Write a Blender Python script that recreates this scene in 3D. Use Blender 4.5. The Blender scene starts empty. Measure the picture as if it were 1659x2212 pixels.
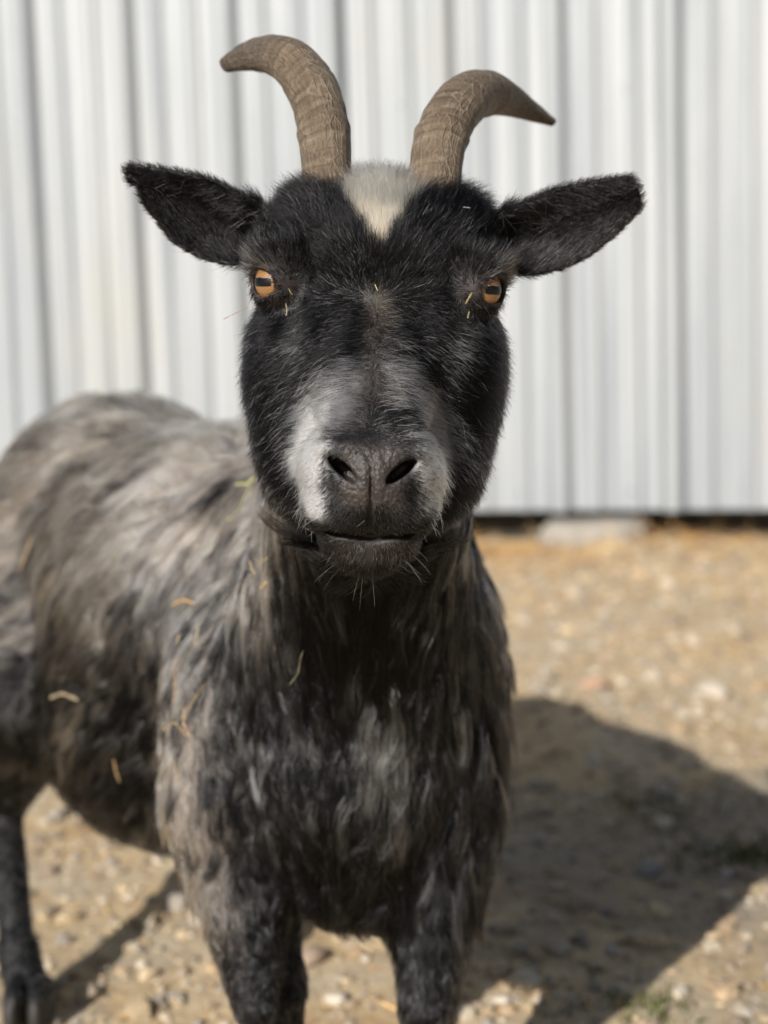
import bpy, bmesh, math
import numpy as np
from mathutils import Vector, Matrix
from mathutils.kdtree import KDTree
from mathutils.bvhtree import BVHTree

scene = bpy.context.scene
col = scene.collection
rng = np.random.default_rng(11)
R = math.radians

# ------------------------------------------------------------------ camera
FPX, CX, CY = 3323.0, 829.5, 1106.0          # lens in the units of a 1659 x 2212 frame
CAM = np.array([0.0, 0.0, 0.57])
PITCH, ROLL = R(6.5), R(1.7)
fwd = np.array([0, math.cos(PITCH), -math.sin(PITCH)])
up0 = np.array([0, math.sin(PITCH), math.cos(PITCH)])
rt0 = np.array([1.0, 0, 0])
rgt = rt0 * math.cos(ROLL) - up0 * math.sin(ROLL)
upv = up0 * math.cos(ROLL) + rt0 * math.sin(ROLL)


def C(px, py, d):
    """a point of the place: where it is seen and how far away it stands"""
    return CAM + d * (fwd + rgt * (px - CX) / FPX + upv * (CY - py) / FPX)


cd = bpy.data.cameras.new('camera')
cam = bpy.data.objects.new('camera', cd)
col.objects.link(cam)
M = Matrix.Identity(4)
for i, v in enumerate((rgt, upv, -fwd)):
    for j in range(3):
        M[j][i] = v[j]
for j in range(3):
    M[j][3] = CAM[j]
cam.matrix_world = M
cd.sensor_fit = 'HORIZONTAL'
cd.sensor_width = 36
cd.lens = 36 * FPX / 1659
cd.clip_start, cd.clip_end = 0.02, 500
cd.dof.use_dof = True
cd.dof.focus_distance = 0.768
cd.dof.aperture_fstop = 7.4
scene.camera = cam

# ------------------------------------------------------------------ light
SUN_AZ, SUN_EL = R(30), R(28)
w = bpy.data.worlds.new('World')
scene.world = w
w.use_nodes = True
nt = w.node_tree
sky = nt.nodes.new('ShaderNodeTexSky')
sky.sky_type = 'NISHITA'
sky.sun_disc = False
sky.sun_elevation = SUN_EL
sky.sun_rotation = math.pi + SUN_AZ
nt.links.new(sky.outputs[0], nt.nodes['Background'].inputs[0])
nt.nodes['Background'].inputs[1].default_value = 0.05
sl = bpy.data.lights.new('sun', 'SUN')
sl.energy, sl.angle, sl.color = 5.0, R(0.53), (1.0, 0.955, 0.90)
so = bpy.data.objects.new('sun', sl)
col.objects.link(so)
to_sun = Vector((-math.sin(SUN_AZ) * math.cos(SUN_EL), -math.cos(SUN_AZ) * math.cos(SUN_EL), math.sin(SUN_EL)))
so.rotation_euler = to_sun.to_track_quat('Z', 'Y').to_euler()
so.location = to_sun * 10
scene.view_settings.view_transform = 'Standard'
scene.view_settings.look = 'None'
scene.view_settings.gamma = 1
scene.view_settings.exposure = 0.32
scene.cycles.max_bounces = 8
scene.cycles.use_denoising = True
scene.cycles.use_adaptive_sampling = False
scene.cycles.filter_width = 1.4
try:
    scene.cycles_curves.shape = 'RIBBONS'
    scene.cycles_curves.subdivisions = 2
except Exception:
    pass


# ------------------------------------------------------------------ helpers
def tag(o, label=None, cat=None, group=None, kind=None):
    if label: o['label'] = label
    if cat: o['category'] = cat
    if group: o['group'] = group
    if kind: o['kind'] = kind
    return o


def link(o, parent=None):
    col.objects.link(o)
    if parent is not None:
        o.parent = parent
    return o


def empty(name, loc=(0, 0, 0)):
    o = bpy.data.objects.new(name, None)
    o.location = loc
    o.empty_display_size = 0.05
    return link(o)


def mesh_obj(name, verts, faces, mat, parent=None, smooth=True):
    me = bpy.data.meshes.new(name)
    me.from_pydata([tuple(v) for v in verts], [], [tuple(f) for f in faces])
    if smooth:
        me.polygons.foreach_set('use_smooth', [True] * len(me.polygons))
    if mat: me.materials.append(mat)
    o = bpy.data.objects.new(name, me)
    link(o, parent)
    if parent is not None and parent.type == 'EMPTY':
        o.matrix_parent_inverse = parent_inv(parent)
    return o


def parent_inv(p):
    return Matrix.Translation(p.location).inverted() if p.parent is None else Matrix.Identity(4)


class NT:
    """a small node-tree writer"""
    def __init__(self, name):
        self.m = bpy.data.materials.new(name)
        self.m.use_nodes = True
        self.t = self.m.node_tree
        self.b = self.t.nodes['Principled BSDF']
        self.out = self.t.nodes['Material Output']

    def n(self, kind, **kw):
        nd = self.t.nodes.new('ShaderNode' + kind)
        ins = kw.pop('ins', {})
        for k, v in kw.items():
            setattr(nd, k, v)
        for k, v in ins.items():
            self.put(nd.inputs[k], v)
        return nd

    def put(self, sock, v):
        if isinstance(v, bpy.types.NodeSocket):
            self.t.links.new(v, sock)
        else:
            if isinstance(v, tuple) and len(v) == 3 and sock.type == 'RGBA':
                v = v + (1,)
            sock.default_value = v

    def noise(self, scale, detail=4, rough=0.55, vec=None, dist=0.0):
        nd = self.n('TexNoise', ins={'Scale': scale, 'Detail': detail, 'Roughness': rough, 'Distortion': dist})
        if vec is not None: self.put(nd.inputs['Vector'], vec)
        return nd.outputs['Fac']

    def obj(self):
        return self.n('TexCoord').outputs['Object']

    def scale(self, vec, s):
        return self.n('Mapping', ins={'Vector': vec, 'Scale': s}).outputs[0]

    def ramp(self, fac, stops):
        nd = self.n('ValToRGB', ins={'Fac': fac})
        e = nd.color_ramp.elements
        while len(e) < len(stops): e.new(0.5)
        for el, (p, c) in zip(e, stops):
            el.position = p
            el.color = c if len(c) == 4 else tuple(c) + (1,)
        return nd.outputs[0]

    def mix(self, fac, a, b, mode='MIX'):
        nd = self.n('Mix', data_type='RGBA', blend_type=mode)
        self.put(nd.inputs[0], fac); self.put(nd.inputs[6], a); self.put(nd.inputs[7], b)
        return nd.outputs[2]

    def math(self, op, a, b=0.0, c=0.0):
        nd = self.n('Math', operation=op)
        self.put(nd.inputs[0], a); self.put(nd.inputs[1], b); self.put(nd.inputs[2], c)
        return nd.outputs[0]

    def bump(self, h, strength=0.4, dist=0.01, normal=None):
        nd = self.n('Bump', ins={'Height': h, 'Strength': strength, 'Distance': dist})
        if normal is not None: self.put(nd.inputs['Normal'], normal)
        return nd.outputs[0]

    def set(self, **kw):
        for k, v in kw.items():
            self.put(self.b.inputs[k.replace('_', ' ')], v)
        return self


def sstep(a, b, x):
    t = np.clip((x - a) / (b - a), 0, 1)
    return t * t * (3 - 2 * t)


def smin(a, b, k):
    h = np.clip(0.5 + 0.5 * (b - a) / k, 0, 1)
    return b + (a - b) * h - k * h * (1 - h)


def smax(a, b, k):
    return -smin(-a, -b, k)


class WaveNoise:
    """cheap smooth noise in [-1, 1] from random plane waves"""
    def __init__(self, scale, n=18, seed=1):
        r = np.random.default_rng(seed)
        v = r.normal(size=(n, 3))
        self.k = v / np.linalg.norm(v, axis=1)[:, None] * scale * r.uniform(0.5, 1.8, (n, 1)) * 6.283
        self.p = r.uniform(0, 6.283, n)

    def __call__(self, P):
        return np.clip(np.sin(P @ self.k.T + self.p).mean(1) * 2.2, -1, 1)


# ------------------------------------------------------------------ ground
def ground_z(x, y):
    x = np.asarray(x, float); y = np.asarray(y, float)
    z = 0.006 * np.sin(3.1 * x + 1.0) * np.sin(2.3 * y) + 0.004 * np.sin(9.7 * x + 5.1 * y) + 0.003 * np.sin(17 * y - 13 * x)
    # litter piled against the foot of the wall
    dw = 4.34 - 0.231 * x - y
    bank = np.exp(-((dw - 0.34) / 0.14) ** 2) * (0.020 + 0.014 * np.sin(7 * x + 2.0)) * (np.abs(x - 0.5) < 4)
    dip = -0.035 * np.exp(-(dw / 0.20) ** 2) * (np.abs(x - 0.5) < 4)
    return z + bank + dip


def mat_ground():
    m = NT('dry_gravelly_dirt')
    v = m.obj()
    big = m.noise(1.6, 4, 0.6, v)
    mid = m.noise(22, 6, 0.65, v)
    fine = m.noise(160, 5, 0.7, v)
    vor = m.n('TexVoronoi', ins={'Scale': 75.0, 'Vector': v, 'Randomness': 1.0})
    c = m.ramp(mid, [(0.28, (0.38, 0.28, 0.18)), (0.5, (0.56, 0.45, 0.31)), (0.72, (0.68, 0.60, 0.46))])
    c = m.mix(m.ramp(big, [(0.42, (0, 0, 0)), (0.62, (1, 1, 1))]), c, (0.56, 0.40, 0.23))
    blo = m.noise(7.0, 3, 0.6, v)
    c = m.mix(m.ramp(blo, [(0.45, (0, 0, 0)), (0.62, (0.8, 0.8, 0.8))]), c, (0.47, 0.43, 0.37))
    c = m.mix(m.ramp(blo, [(0.28, (0.7, 0.7, 0.7)), (0.42, (0, 0, 0))]), c, (0.40, 0.27, 0.15))
    c = m.mix(0.35, c, m.ramp(vor.outputs['Color'], [(0.1, (0.2, 0.16, 0.12)), (0.5, (0.43, 0.35, 0.25)), (0.9, (0.6, 0.54, 0.46))]))
    c = m.mix(m.ramp(fine, [(0.3, (0.35,) * 3), (0.5, (0, 0, 0))]), c, (0.22, 0.15, 0.10))
    h = m.math('ADD', m.math('MULTIPLY', mid, 0.6), m.math('SUBTRACT', m.math('MULTIPLY', fine, 0.3), m.math('MULTIPLY', vor.outputs['Distance'], 0.12)))
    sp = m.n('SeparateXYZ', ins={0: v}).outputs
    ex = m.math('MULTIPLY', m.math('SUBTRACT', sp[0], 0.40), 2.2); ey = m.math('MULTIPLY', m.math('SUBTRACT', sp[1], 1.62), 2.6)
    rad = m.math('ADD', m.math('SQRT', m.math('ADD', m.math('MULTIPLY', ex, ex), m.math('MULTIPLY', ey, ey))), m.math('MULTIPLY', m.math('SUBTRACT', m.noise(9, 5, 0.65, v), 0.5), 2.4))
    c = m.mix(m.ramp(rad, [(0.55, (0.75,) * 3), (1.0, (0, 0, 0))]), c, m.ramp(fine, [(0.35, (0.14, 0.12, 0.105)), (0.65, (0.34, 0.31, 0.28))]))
    c = m.mix(1.0, c, (1.04, 0.985, 0.86), 'MULTIPLY')
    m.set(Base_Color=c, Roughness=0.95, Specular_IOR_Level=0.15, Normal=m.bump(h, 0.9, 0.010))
    return m.m


def build_ground():
    xs = np.concatenate([np.linspace(-60, -3, 10), np.linspace(-2.4, 2.6, 126), np.linspace(3.2, 60, 10)])
    ys = np.concatenate([np.linspace(-60, -2, 10), np.linspace(-1.2, 5.2, 161), np.linspace(6, 80, 10)])
    X, Y = np.meshgrid(xs, ys)
    Z = ground_z(X, Y)
    V = np.stack([X, Y, Z], -1).reshape(-1, 3)
    nx, ny = len(xs), len(ys)
    f = []
    for j in range(ny - 1):
        for i in range(nx - 1):
            a = j * nx + i
            f.append((a, a + 1, a + nx + 1, a + nx))
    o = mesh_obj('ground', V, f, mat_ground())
    tag(o, kind='structure')


build_ground()


def stone_mesh(seed, sub=2, flat=0.62, rough=0.22):
    r = np.random.default_rng(seed)
    bm = bmesh.new()
    bmesh.ops.create_icosphere(bm, subdivisions=sub, radius=1.0)
    V = np.array([v.co[:] for v in bm.verts])
    F = np.array([[v.index for v in f.verts] for f in bm.faces])
    bm.free()
    nz = WaveNoise(0.32, 10, seed)(V) + 0.4 * WaveNoise(0.9, 10, seed + 5)(V)
    V = V * (1 + rough * nz)[:, None]
    for _ in range(5):                      # a few broken faces
        d = r.normal(size=3); d /= np.linalg.norm(d)
        lim = r.uniform(0.55, 0.9)
        s = V @ d
        V = V - np.outer(np.maximum(s - lim, 0) * 0.85, d)
    return V * np.array([1, r.uniform(0.65, 0.95), flat * r.uniform(0.8, 1.1)]), F


def mat_stone(name, attr=True, col0=(0.4, 0.35, 0.29)):
    m = NT(name)
    v = m.obj()
    if attr:
        c0 = m.n('Attribute', attribute_name='tint').outputs['Color']
    else:
        c0 = col0 + (1,)
    n1 = m.noise(240 if attr else 60, 5, 0.65, v)
    c = m.mix(m.ramp(n1, [(0.35, (0.55,) * 3), (0.6, (0, 0, 0))]), c0, (0.22, 0.17, 0.12))
    m.set(Base_Color=c, Roughness=0.85, Specular_IOR_Level=0.25, Normal=m.bump(n1, 0.5, 0.003))
    return m.m


MAT_GRAVEL = mat_stone('gravel_stone')
STONES = [stone_mesh(100 + i, 1 if i < 6 else 2) for i in range(9)]
TINTS = np.array([(0.52, 0.45, 0.34), (0.44, 0.35, 0.24), (0.37, 0.33, 0.28), (0.58, 0.51, 0.40), (0.47, 0.34, 0.21), (0.33, 0.26, 0.19), (0.55, 0.43, 0.27)])


def joined_stones(name, pts, sizes, parent=None):
    VV, FF, TT = [], [], []
    off = 0
    for (x, y, z), s in zip(pts, sizes):
        V, F = STONES[rng.integers(6)]
        a = rng.uniform(0, 6.283)
        ca, sa = math.cos(a), math.sin(a)
        Rm = np.array([[ca, -sa, 0], [sa, ca, 0], [0, 0, 1]])
        tx = rng.normal(0, 0.3)
        Rx = np.array([[1, 0, 0], [0, math.cos(tx), -math.sin(tx)], [0, math.sin(tx), math.cos(tx)]])
        VV.append((V * s) @ Rx.T @ Rm.T + np.array([x, y, z + 0.22 * s]))
        FF.append(F + off)
        off += len(V)
        t = TINTS[rng.integers(len(TINTS))] * rng.uniform(0.7, 1.2)
        TT.append(np.tile(np.append(t, 1), (len(V), 1)))
    V = np.concatenate(VV); F = np.concatenate(FF); T = np.concatenate(TT)
    o = mesh_obj(name, V, F, MAT_GRAVEL, parent, smooth=False)
    at = o.data.attributes.new('tint', 'FLOAT_COLOR', 'POINT')
    at.data.foreach_set('color', T.ravel().astype(np.float32))
    return o


def build_gravel():
    n = 17000
    y = 0.75 + 3.6 * rng.random(n) ** 1.25
    x = (rng.random(n) - 0.45) * (0.9 + 0.62 * y)
    keep = y < 4.25 - 0.231 * x
    x, y = x[keep], y[keep]
    s = np.clip(rng.lognormal(math.log(0.0044), 0.55, len(x)), 0.0018, 0.018) * (0.75 + 0.2 * y)
    o = joined_stones('gravel', np.stack([x, y, ground_z(x, y)], 1), s)
    tag(o, 'loose tan and grey gravel scattered over the dirt', 'gravel', kind='stuff')


build_gravel()


# pebbles one can pick out, each a thing
def ground_at(px, py):
    d = fwd + rgt * (px - CX) / FPX + upv * (CY - py) / FPX
    t = -CAM[2] / d[2]
    p = CAM + t * d
    return np.array([p[0], p[1], float(ground_z(p[0], p[1]))])


def pebble(px, py, width_px, tint, label, k, flat=0.62):
    p = ground_at(px, py)
    d = np.linalg.norm(p - CAM)
    s = width_px * d / FPX / 2
    V, F = STONES[6 + k % 3]
    a = k * 1.3
    Rm = np.array([[math.cos(a), -math.sin(a), 0], [math.sin(a), math.cos(a), 0], [0, 0, 1]])
    o = mesh_obj('pebble', (V * s) @ Rm.T, F, mat_stone('pebble_stone_%d' % k, False, tint))
    o.location = (p[0], p[1], p[2] + s * flat * 0.45)
    tag(o, label, 'pebble', 'pebbles on the dirt')
    return o


pebble(437, 1992, 46, (0.52, 0.49, 0.45), 'small white pebble lying in the shadow beside the right hind leg', 0)
pebble(548, 2204, 92, (0.60, 0.52, 0.38), 'rounded cream pebble just in front of the right foreleg at the lower edge', 1)
pebble(725, 2160, 60, (0.58, 0.52, 0.42), 'pale round pebble between the two forelegs', 2)
pebble(660, 2075, 92, (0.36, 0.27, 0.20), 'flat brown pebble behind and between the forelegs', 3)
pebble(1135, 2150, 74, (0.56, 0.50, 0.40), 'pale cream pebble in the sun right of the left foreleg', 4)
pebble(1085, 2185, 52, (0.60, 0.54, 0.43), 'small cream pebble at the foot of the left foreleg', 5)
pebble(1322, 2068, 46, (0.40, 0.36, 0.34), 'grey pebble in the shade at lower right', 6)
pebble(1205, 2068, 58, (0.42, 0.38, 0.32), 'long grey pebble in the shade beside the left foreleg', 7)
pebble(1570, 1880, 42, (0.42, 0.37, 0.34), 'small grey pebble in the shade near the right edge', 8)
pebble(1545, 1500, 84, (0.55, 0.49, 0.40), 'large pale pebble in the sun above the shadow at right', 9)
pebble(1400, 1870, 60, (0.30, 0.28, 0.27), 'dark grey pebble in the middle of the shadow', 10)
pebble(190, 2150, 70, (0.44, 0.36, 0.26), 'tan pebble beside the right hind hoof', 11)
pebble(1275, 1480, 70, (0.46, 0.30, 0.20), 'reddish brown pebble at the top edge of the shadow', 12)


# ------------------------------------------------------------------ the metal wall
PSI = math.atan(0.231)
WT = np.array([math.cos(PSI), -math.sin(PSI), 0.0])     # along the wall, to the right
WN = np.array([-math.sin(PSI), -math.cos(PSI), 0.0])    # out of the wall, to the camera
W0 = np.array([0.0, 4.34, 0.0])


def mat_metal():
    m = NT('galvanised_sheet')
    v = m.obj()
    streak = m.noise(1.0, 5, 0.6, m.scale(v, (46, 46, 0.7)))
    patch = m.noise(1.0, 4, 0.6, m.scale(v, (3.2, 3.2, 1.6)))
    spang = m.noise(90, 2, 0.5, v)
    c = m.ramp(streak, [(0.3, (0.225, 0.25, 0.272)), (0.5, (0.325, 0.345, 0.36)), (0.66, (0.41, 0.425, 0.43))])
    c = m.mix(m.ramp(patch, [(0.55, (0, 0, 0)), (0.75, (0.5, 0.5, 0.5))]), c, (0.38, 0.375, 0.335))
    rr = m.math('MULTIPLY_ADD', patch, 0.22, m.math('MULTIPLY_ADD', spang, 0.12, 0.40))
    dent = m.noise(1.0, 3, 0.5, m.scale(v, (7, 7, 2.2)))
    m.set(Base_Color=c, Metallic=0.12, Specular_IOR_Level=0.4, Roughness=rr, Normal=m.bump(dent, 0.22, 0.02))
    return m.m


def build_wall():
    root = empty('metal_shed_wall', tuple(W0))
    tag(root, 'tall ribbed sheet metal wall of a shed behind the goat', 'wall')
    mm = mat_metal()
    md = NT('dark_sill_timber'); n = md.noise(30, 4, 0.6, md.scale(md.obj(), (1, 1, 9)))
    md.set(Base_Color=md.ramp(n, [(0.3, (0.02, 0.017, 0.014)), (0.7, (0.05, 0.042, 0.034))]), Roughness=0.9)
    ms = NT('screw_steel'); ms.set(Base_Color=(0.06, 0.06, 0.065), Metallic=0.3, Roughness=0.6)
    S = 0.305
    H0, H1 = 0.078, 3.4
    # one period: major rib, two minor ribs (offset along the wall, height off it)
    per = [(-0.034, 0), (-0.0145, 0.038), (0.0145, 0.038), (0.034, 0),
           (0.078, 0), (0.089, 0.0115), (0.105, 0.0115), (0.116, 0),
           (0.185, 0), (0.196, 0.0115), (0.212, 0.0115), (0.223, 0)]
    s_first = (865 - CX) / FPX * 4.34 / math.cos(PSI) * 1.0     # a rib near the middle of the picture
    for k in range(-4, 5):
        prof = []
        base = s_first + k * 3 * S - 0.5 * S
        for i in range(3):
            for (a, h) in per:
                prof.append((base + i * S + a, h))
        prof.append((base + 3 * S - 0.034, 0)); prof.append((base + 3 * S - 0.0145, 0.038)); prof.append((base + 3 * S + 0.0145, 0.038)); prof.append((base + 3 * S + 0.034, 0))
        lift = 0.0016 * (k % 2)
        # rounded folds
        P = np.array(prof)
        fine = []
        for i in range(len(P)):
            if i == 0 or i == len(P) - 1:
                fine.append(P[i]); continue
            a = P[i] + (P[i - 1] - P[i]) * min(0.28, 0.0035 / np.linalg.norm(P[i - 1] - P[i]))
            b = P[i] + (P[i + 1] - P[i]) * min(0.28, 0.0035 / np.linalg.norm(P[i + 1] - P[i]))
            fine += [a, 0.25 * a + 0.5 * P[i] + 0.25 * b, b]
        P = np.array(fine)
        zs = np.array([H0, H0 + 0.002, 0.6, 1.2, 1.8, 2.4, 3.0, H1 - 0.002, H1])
        V, F = [], []
        for z in zs:
            for (a, h) in P:
                V.append(W0 + WT * a + WN * (h + lift) + np.array([0, 0, z]))
        n = len(P)
        for j in range(len(zs) - 1):
            for i in range(n - 1):
                q = j * n + i
                F.append((q, q + 1, q + n + 1, q + n))
        o = mesh_obj('wall_panel', V, F, mm, root)
        mod = o.modifiers.new('thickness', 'SOLIDIFY'); mod.thickness = 0.0012; mod.offset = -1 if True else 1
    # screws: one to the right of every major rib on the girt and along the foot
    bm = bmesh.new()
    bmesh.ops.create_cone(bm, segments=12, radius1=0.013, radius2=0.013, depth=0.002, cap_ends=True, matrix=Matrix.Translation((0, 0, 0.001)))
    bmesh.ops.create_cone(bm, segments=6, radius1=0.0082, radius2=0.0078, depth=0.005, cap_ends=True, matrix=Matrix.Translation((0, 0, 0.0045)))
    sm = bpy.data.meshes.new('screw'); bm.to_mesh(sm); bm.free(); sm.materials.append(ms.m)
    q = Vector(tuple(WN)).to_track_quat('Z', 'Y')
    for zrow in (1.20, 2.4, 0.13):
        for i in range(-6, 8):
            o = bpy.data.objects.new('screw', sm)
            p = W0 + WT * (s_first + i * S + 0.5 * 0 + 0.046) + WN * 0.0022 + np.array([0, 0, zrow])
            link(o, root)
            o.matrix_parent_inverse = parent_inv(root)
            o.location = tuple(p); o.rotation_mode = 'QUATERNION'; o.rotation_quaternion = q
    # the dark timber sill in the gap under the sheets
    V = []
    for a in (-5, 6):
        for (b, z) in ((-0.13, -0.1), (-0.13, 0.4), (-0.26, 0.4), (-0.26, -0.1)):
            V.append(W0 + WT * a + WN * b + np.array([0, 0, z]))
    F = [(0, 1, 5, 4), (1, 2, 6, 5), (2, 3, 7, 6), (3, 0, 4, 7), (0, 3, 2, 1), (4, 5, 6, 7)]
    mesh_obj('sill_timber', V, F, md.m, root, smooth=False)


build_wall()


def build_block():
    p = ground_at(1285, 1186)
    m = NT('weathered_concrete')
    v = m.obj(); n = m.noise(45, 6, 0.65, v)
    m.set(Base_Color=m.ramp(n, [(0.3, (0.26, 0.23, 0.19)), (0.65, (0.37, 0.34, 0.29))]), Roughness=0.92, Normal=m.bump(n, 0.6, 0.006))
    bm = bmesh.new()
    bmesh.ops.create_cube(bm, size=1.0)
    bmesh.ops.scale(bm, vec=(0.27, 0.15, 0.085), verts=bm.verts)
    bmesh.ops.bevel(bm, geom=bm.edges[:], offset=0.012, segments=2, affect='EDGES')
    bmesh.ops.subdivide_edges(bm, edges=bm.edges[:], cuts=3, use_grid_fill=True)
    wn = WaveNoise(14, 14, 3)
    V = np.array([q.co[:] for q in bm.verts]); d = wn(V) * 0.006
    for q, dd in zip(bm.verts, d): q.co += q.normal * float(dd)
    me = bpy.data.meshes.new('concrete_block'); bm.to_mesh(me); bm.free()
    me.polygons.foreach_set('use_smooth', [True] * len(me.polygons)); me.materials.append(m.m)
    o = bpy.data.objects.new('concrete_block', me); link(o)
    o.location = (p[0], p[1] + 0.02, 0.018 + 0.01); o.rotation_euler = (R(3), R(-2), -PSI - 0.06)
    tag(o, 'worn grey concrete block half buried at the foot of the metal wall', 'block')


build_block()


def blades(name, pts, dirs, lens, widths, cols, mat, bend=0.3, parent=None):
    """flat thin blades as one mesh, 2 segments each"""
    n = len(pts)
    side = np.cross(dirs, rng.normal(size=(n, 3))); side /= np.linalg.norm(side, axis=1)[:, None] + 1e-9
    b = rng.normal(size=(n, 3)) * bend
    V = np.zeros((n, 6, 3))
    for i, t in enumerate((0, 0.5, 1.0)):
        c = pts + dirs * (lens * t)[:, None] + b * (lens * t * t * 0.6)[:, None]
        wv = (widths * (1 - 0.6 * t))[:, None]
        V[:, 2 * i] = c - side * wv; V[:, 2 * i + 1] = c + side * wv
    idx = np.arange(n)[:, None] * 6
    F = np.concatenate([idx + np.array([0, 1, 3, 2]), idx + np.array([2, 3, 5, 4])])
    o = mesh_obj(name, V.reshape(-1, 3), F, mat, parent)
    at = o.data.attributes.new('tint', 'FLOAT_COLOR', 'POINT')
    cc = np.concatenate([cols, np.ones((n, 1))], 1)
    at.data.foreach_set('color', np.repeat(cc, 6, 0).ravel().astype(np.float32))
    return o


def mat_blade(name, rough=0.7):
    m = NT(name)
    m.set(Base_Color=m.n('Attribute', attribute_name='tint').outputs['Color'], Roughness=rough, Specular_IOR_Level=0.3)
    return m.m


def build_litter():
    # dry needles and straw heaped along the wall
    n = 14000
    s = rng.uniform(-2.2, 2.4, n)
    off = np.abs(rng.normal(0.22, 0.20, n)) + 0.05
    P = W0 + np.outer(s, WT) + np.outer(off, WN)
    dens = WaveNoise(0.9, 12, 8)(P)
    keep = (rng.random(n) < 0.6 + 0.5 * dens)
    P = P[keep]; n = len(P)
    P[:, 2] = ground_z(P[:, 0], P[:, 1]) + rng.uniform(0, 0.012, n)
    d = rng.normal(size=(n, 3)); d[:, 2] = np.abs(d[:, 2]) * 0.25; d /= np.linalg.norm(d, axis=1)[:, None]
    base = np.array([(0.50, 0.29, 0.10), (0.58, 0.37, 0.15), (0.36, 0.19, 0.08), (0.60, 0.45, 0.24)])
    o = blades('straw_litter', P, d, rng.uniform(0.03, 0.09, n), rng.uniform(0.0012, 0.0026, n), base[rng.integers(4, size=n)] * rng.uniform(0.75, 1.15, (n, 1)), mat_blade('dry_straw'))
    tag(o, 'orange brown dry straw and needles heaped along the wall foot', 'litter', kind='stuff')
    # moss and short weeds in the shade
    Ps = []
    for (px, py, rx, k) in ((1595, 1832, 0.035, 190), (1440, 1742, 0.04, 110), (1400, 2192, 0.02, 90), (1640, 1845, 0.025, 60), (1480, 1850, 0.03, 40)):
        c = ground_at(px, py)
        q = c + np.stack([rng.normal(0, rx, k), rng.normal(0, rx * 0.9, k), np.zeros(k)], 1)
        Ps.append(q)
    P = np.concatenate(Ps); n = len(P)
    P[:, 2] = ground_z(P[:, 0], P[:, 1])
    d = rng.normal(size=(n, 3)) * 0.7; d[:, 2] = 1; d /= np.linalg.norm(d, axis=1)[:, None]
    g = np.array([(0.06, 0.085, 0.02), (0.09, 0.11, 0.03), (0.13, 0.13, 0.05)])
    o = blades('weeds', P, d, rng.uniform(0.006, 0.014, n), rng.uniform(0.001, 0.002, n), g[rng.integers(3, size=n)] * rng.uniform(0.7, 1.3, (n, 1)), mat_blade('weed_green'), 0.6)
    tag(o, 'sparse low green weeds and moss in the shade', 'weeds', kind='stuff')
    # stray bits of straw over the yard
    n = 700
    y = rng.uniform(1.0, 4.0, n); x = (rng.random(n) - 0.45) * (0.8 + 0.6 * y)
    P = np.stack([x, y, ground_z(x, y) + 0.004], 1)
    d = rng.normal(size=(n, 3)); d[:, 2] *= 0.12; d /= np.linalg.norm(d, axis=1)[:, None]
    o = blades('scattered_straw', P, d, rng.uniform(0.012, 0.045, n), rng.uniform(0.0007, 0.0016, n), base[rng.integers(4, size=n)] * rng.uniform(0.8, 1.2, (n, 1)), mat_blade('straw_bit'))
    tag(o, 'stray short bits of dry straw over the gravel', 'straw', kind='stuff')


build_litter()

# ------------------------------------------------------------------ the goat
# head frame: X to the picture's right, Y away from the camera, Z up, in centimetres, origin between the eyes
HO = C(817, 620, 0.80)
HR = R(2.0)
hy = (HO - CAM) / np.linalg.norm(HO - CAM)         # the face looks at the lens
_hx = rgt - hy * (rgt @ hy); _hx /= np.linalg.norm(_hx)
_hz = np.cross(_hx, hy)
hx = _hx * math.cos(HR) - _hz * math.sin(HR)
hz = _hz * math.cos(HR) + _hx * math.sin(HR)
HM = np.stack([hx, hy, hz])               # rows: world -> head


def to_head(P):
    return (P - HO) @ HM.T * 100.0


def from_head(P):
    return np.asarray(P) * 0.01 @ HM + HO


def hdir(v):
    v = np.asarray(v, float)
    return v @ HM


def ell(P, c, r, Rm=None):
    q = P - np.asarray(c, P.dtype)
    if Rm is not None:
        q = q @ np.asarray(Rm, P.dtype).T
    r = np.asarray(r, P.dtype)
    k0 = np.sqrt(((q / r) ** 2).sum(-1)); k1 = np.sqrt(((q / (r * r)) ** 2).sum(-1)) + 1e-9
    return k0 * (k0 - 1) / k1


def cone(P, a, b, ra, rb, sx=None):
    a = np.asarray(a, P.dtype); b = np.asarray(b, P.dtype)
    ab = b - a
    q = P - a
    t = np.clip((q @ ab) / (ab @ ab), 0, 1)
    d = np.sqrt(((q - t[..., None] * ab) ** 2).sum(-1))
    return d - (ra + (rb - ra) * t)


EYE_C = np.array([5.30, 2.25, 0.05])
EYE_R = 1.28
GAZE = np.array([0.75, -0.66, 0.0]); GAZE /= np.linalg.norm(GAZE)
G_SIDE = np.cross(np.array([0, 0, 1.0]), GAZE); G_SIDE /= np.linalg.norm(G_SIDE)
G_UP = np.cross(GAZE, G_SIDE)

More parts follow.
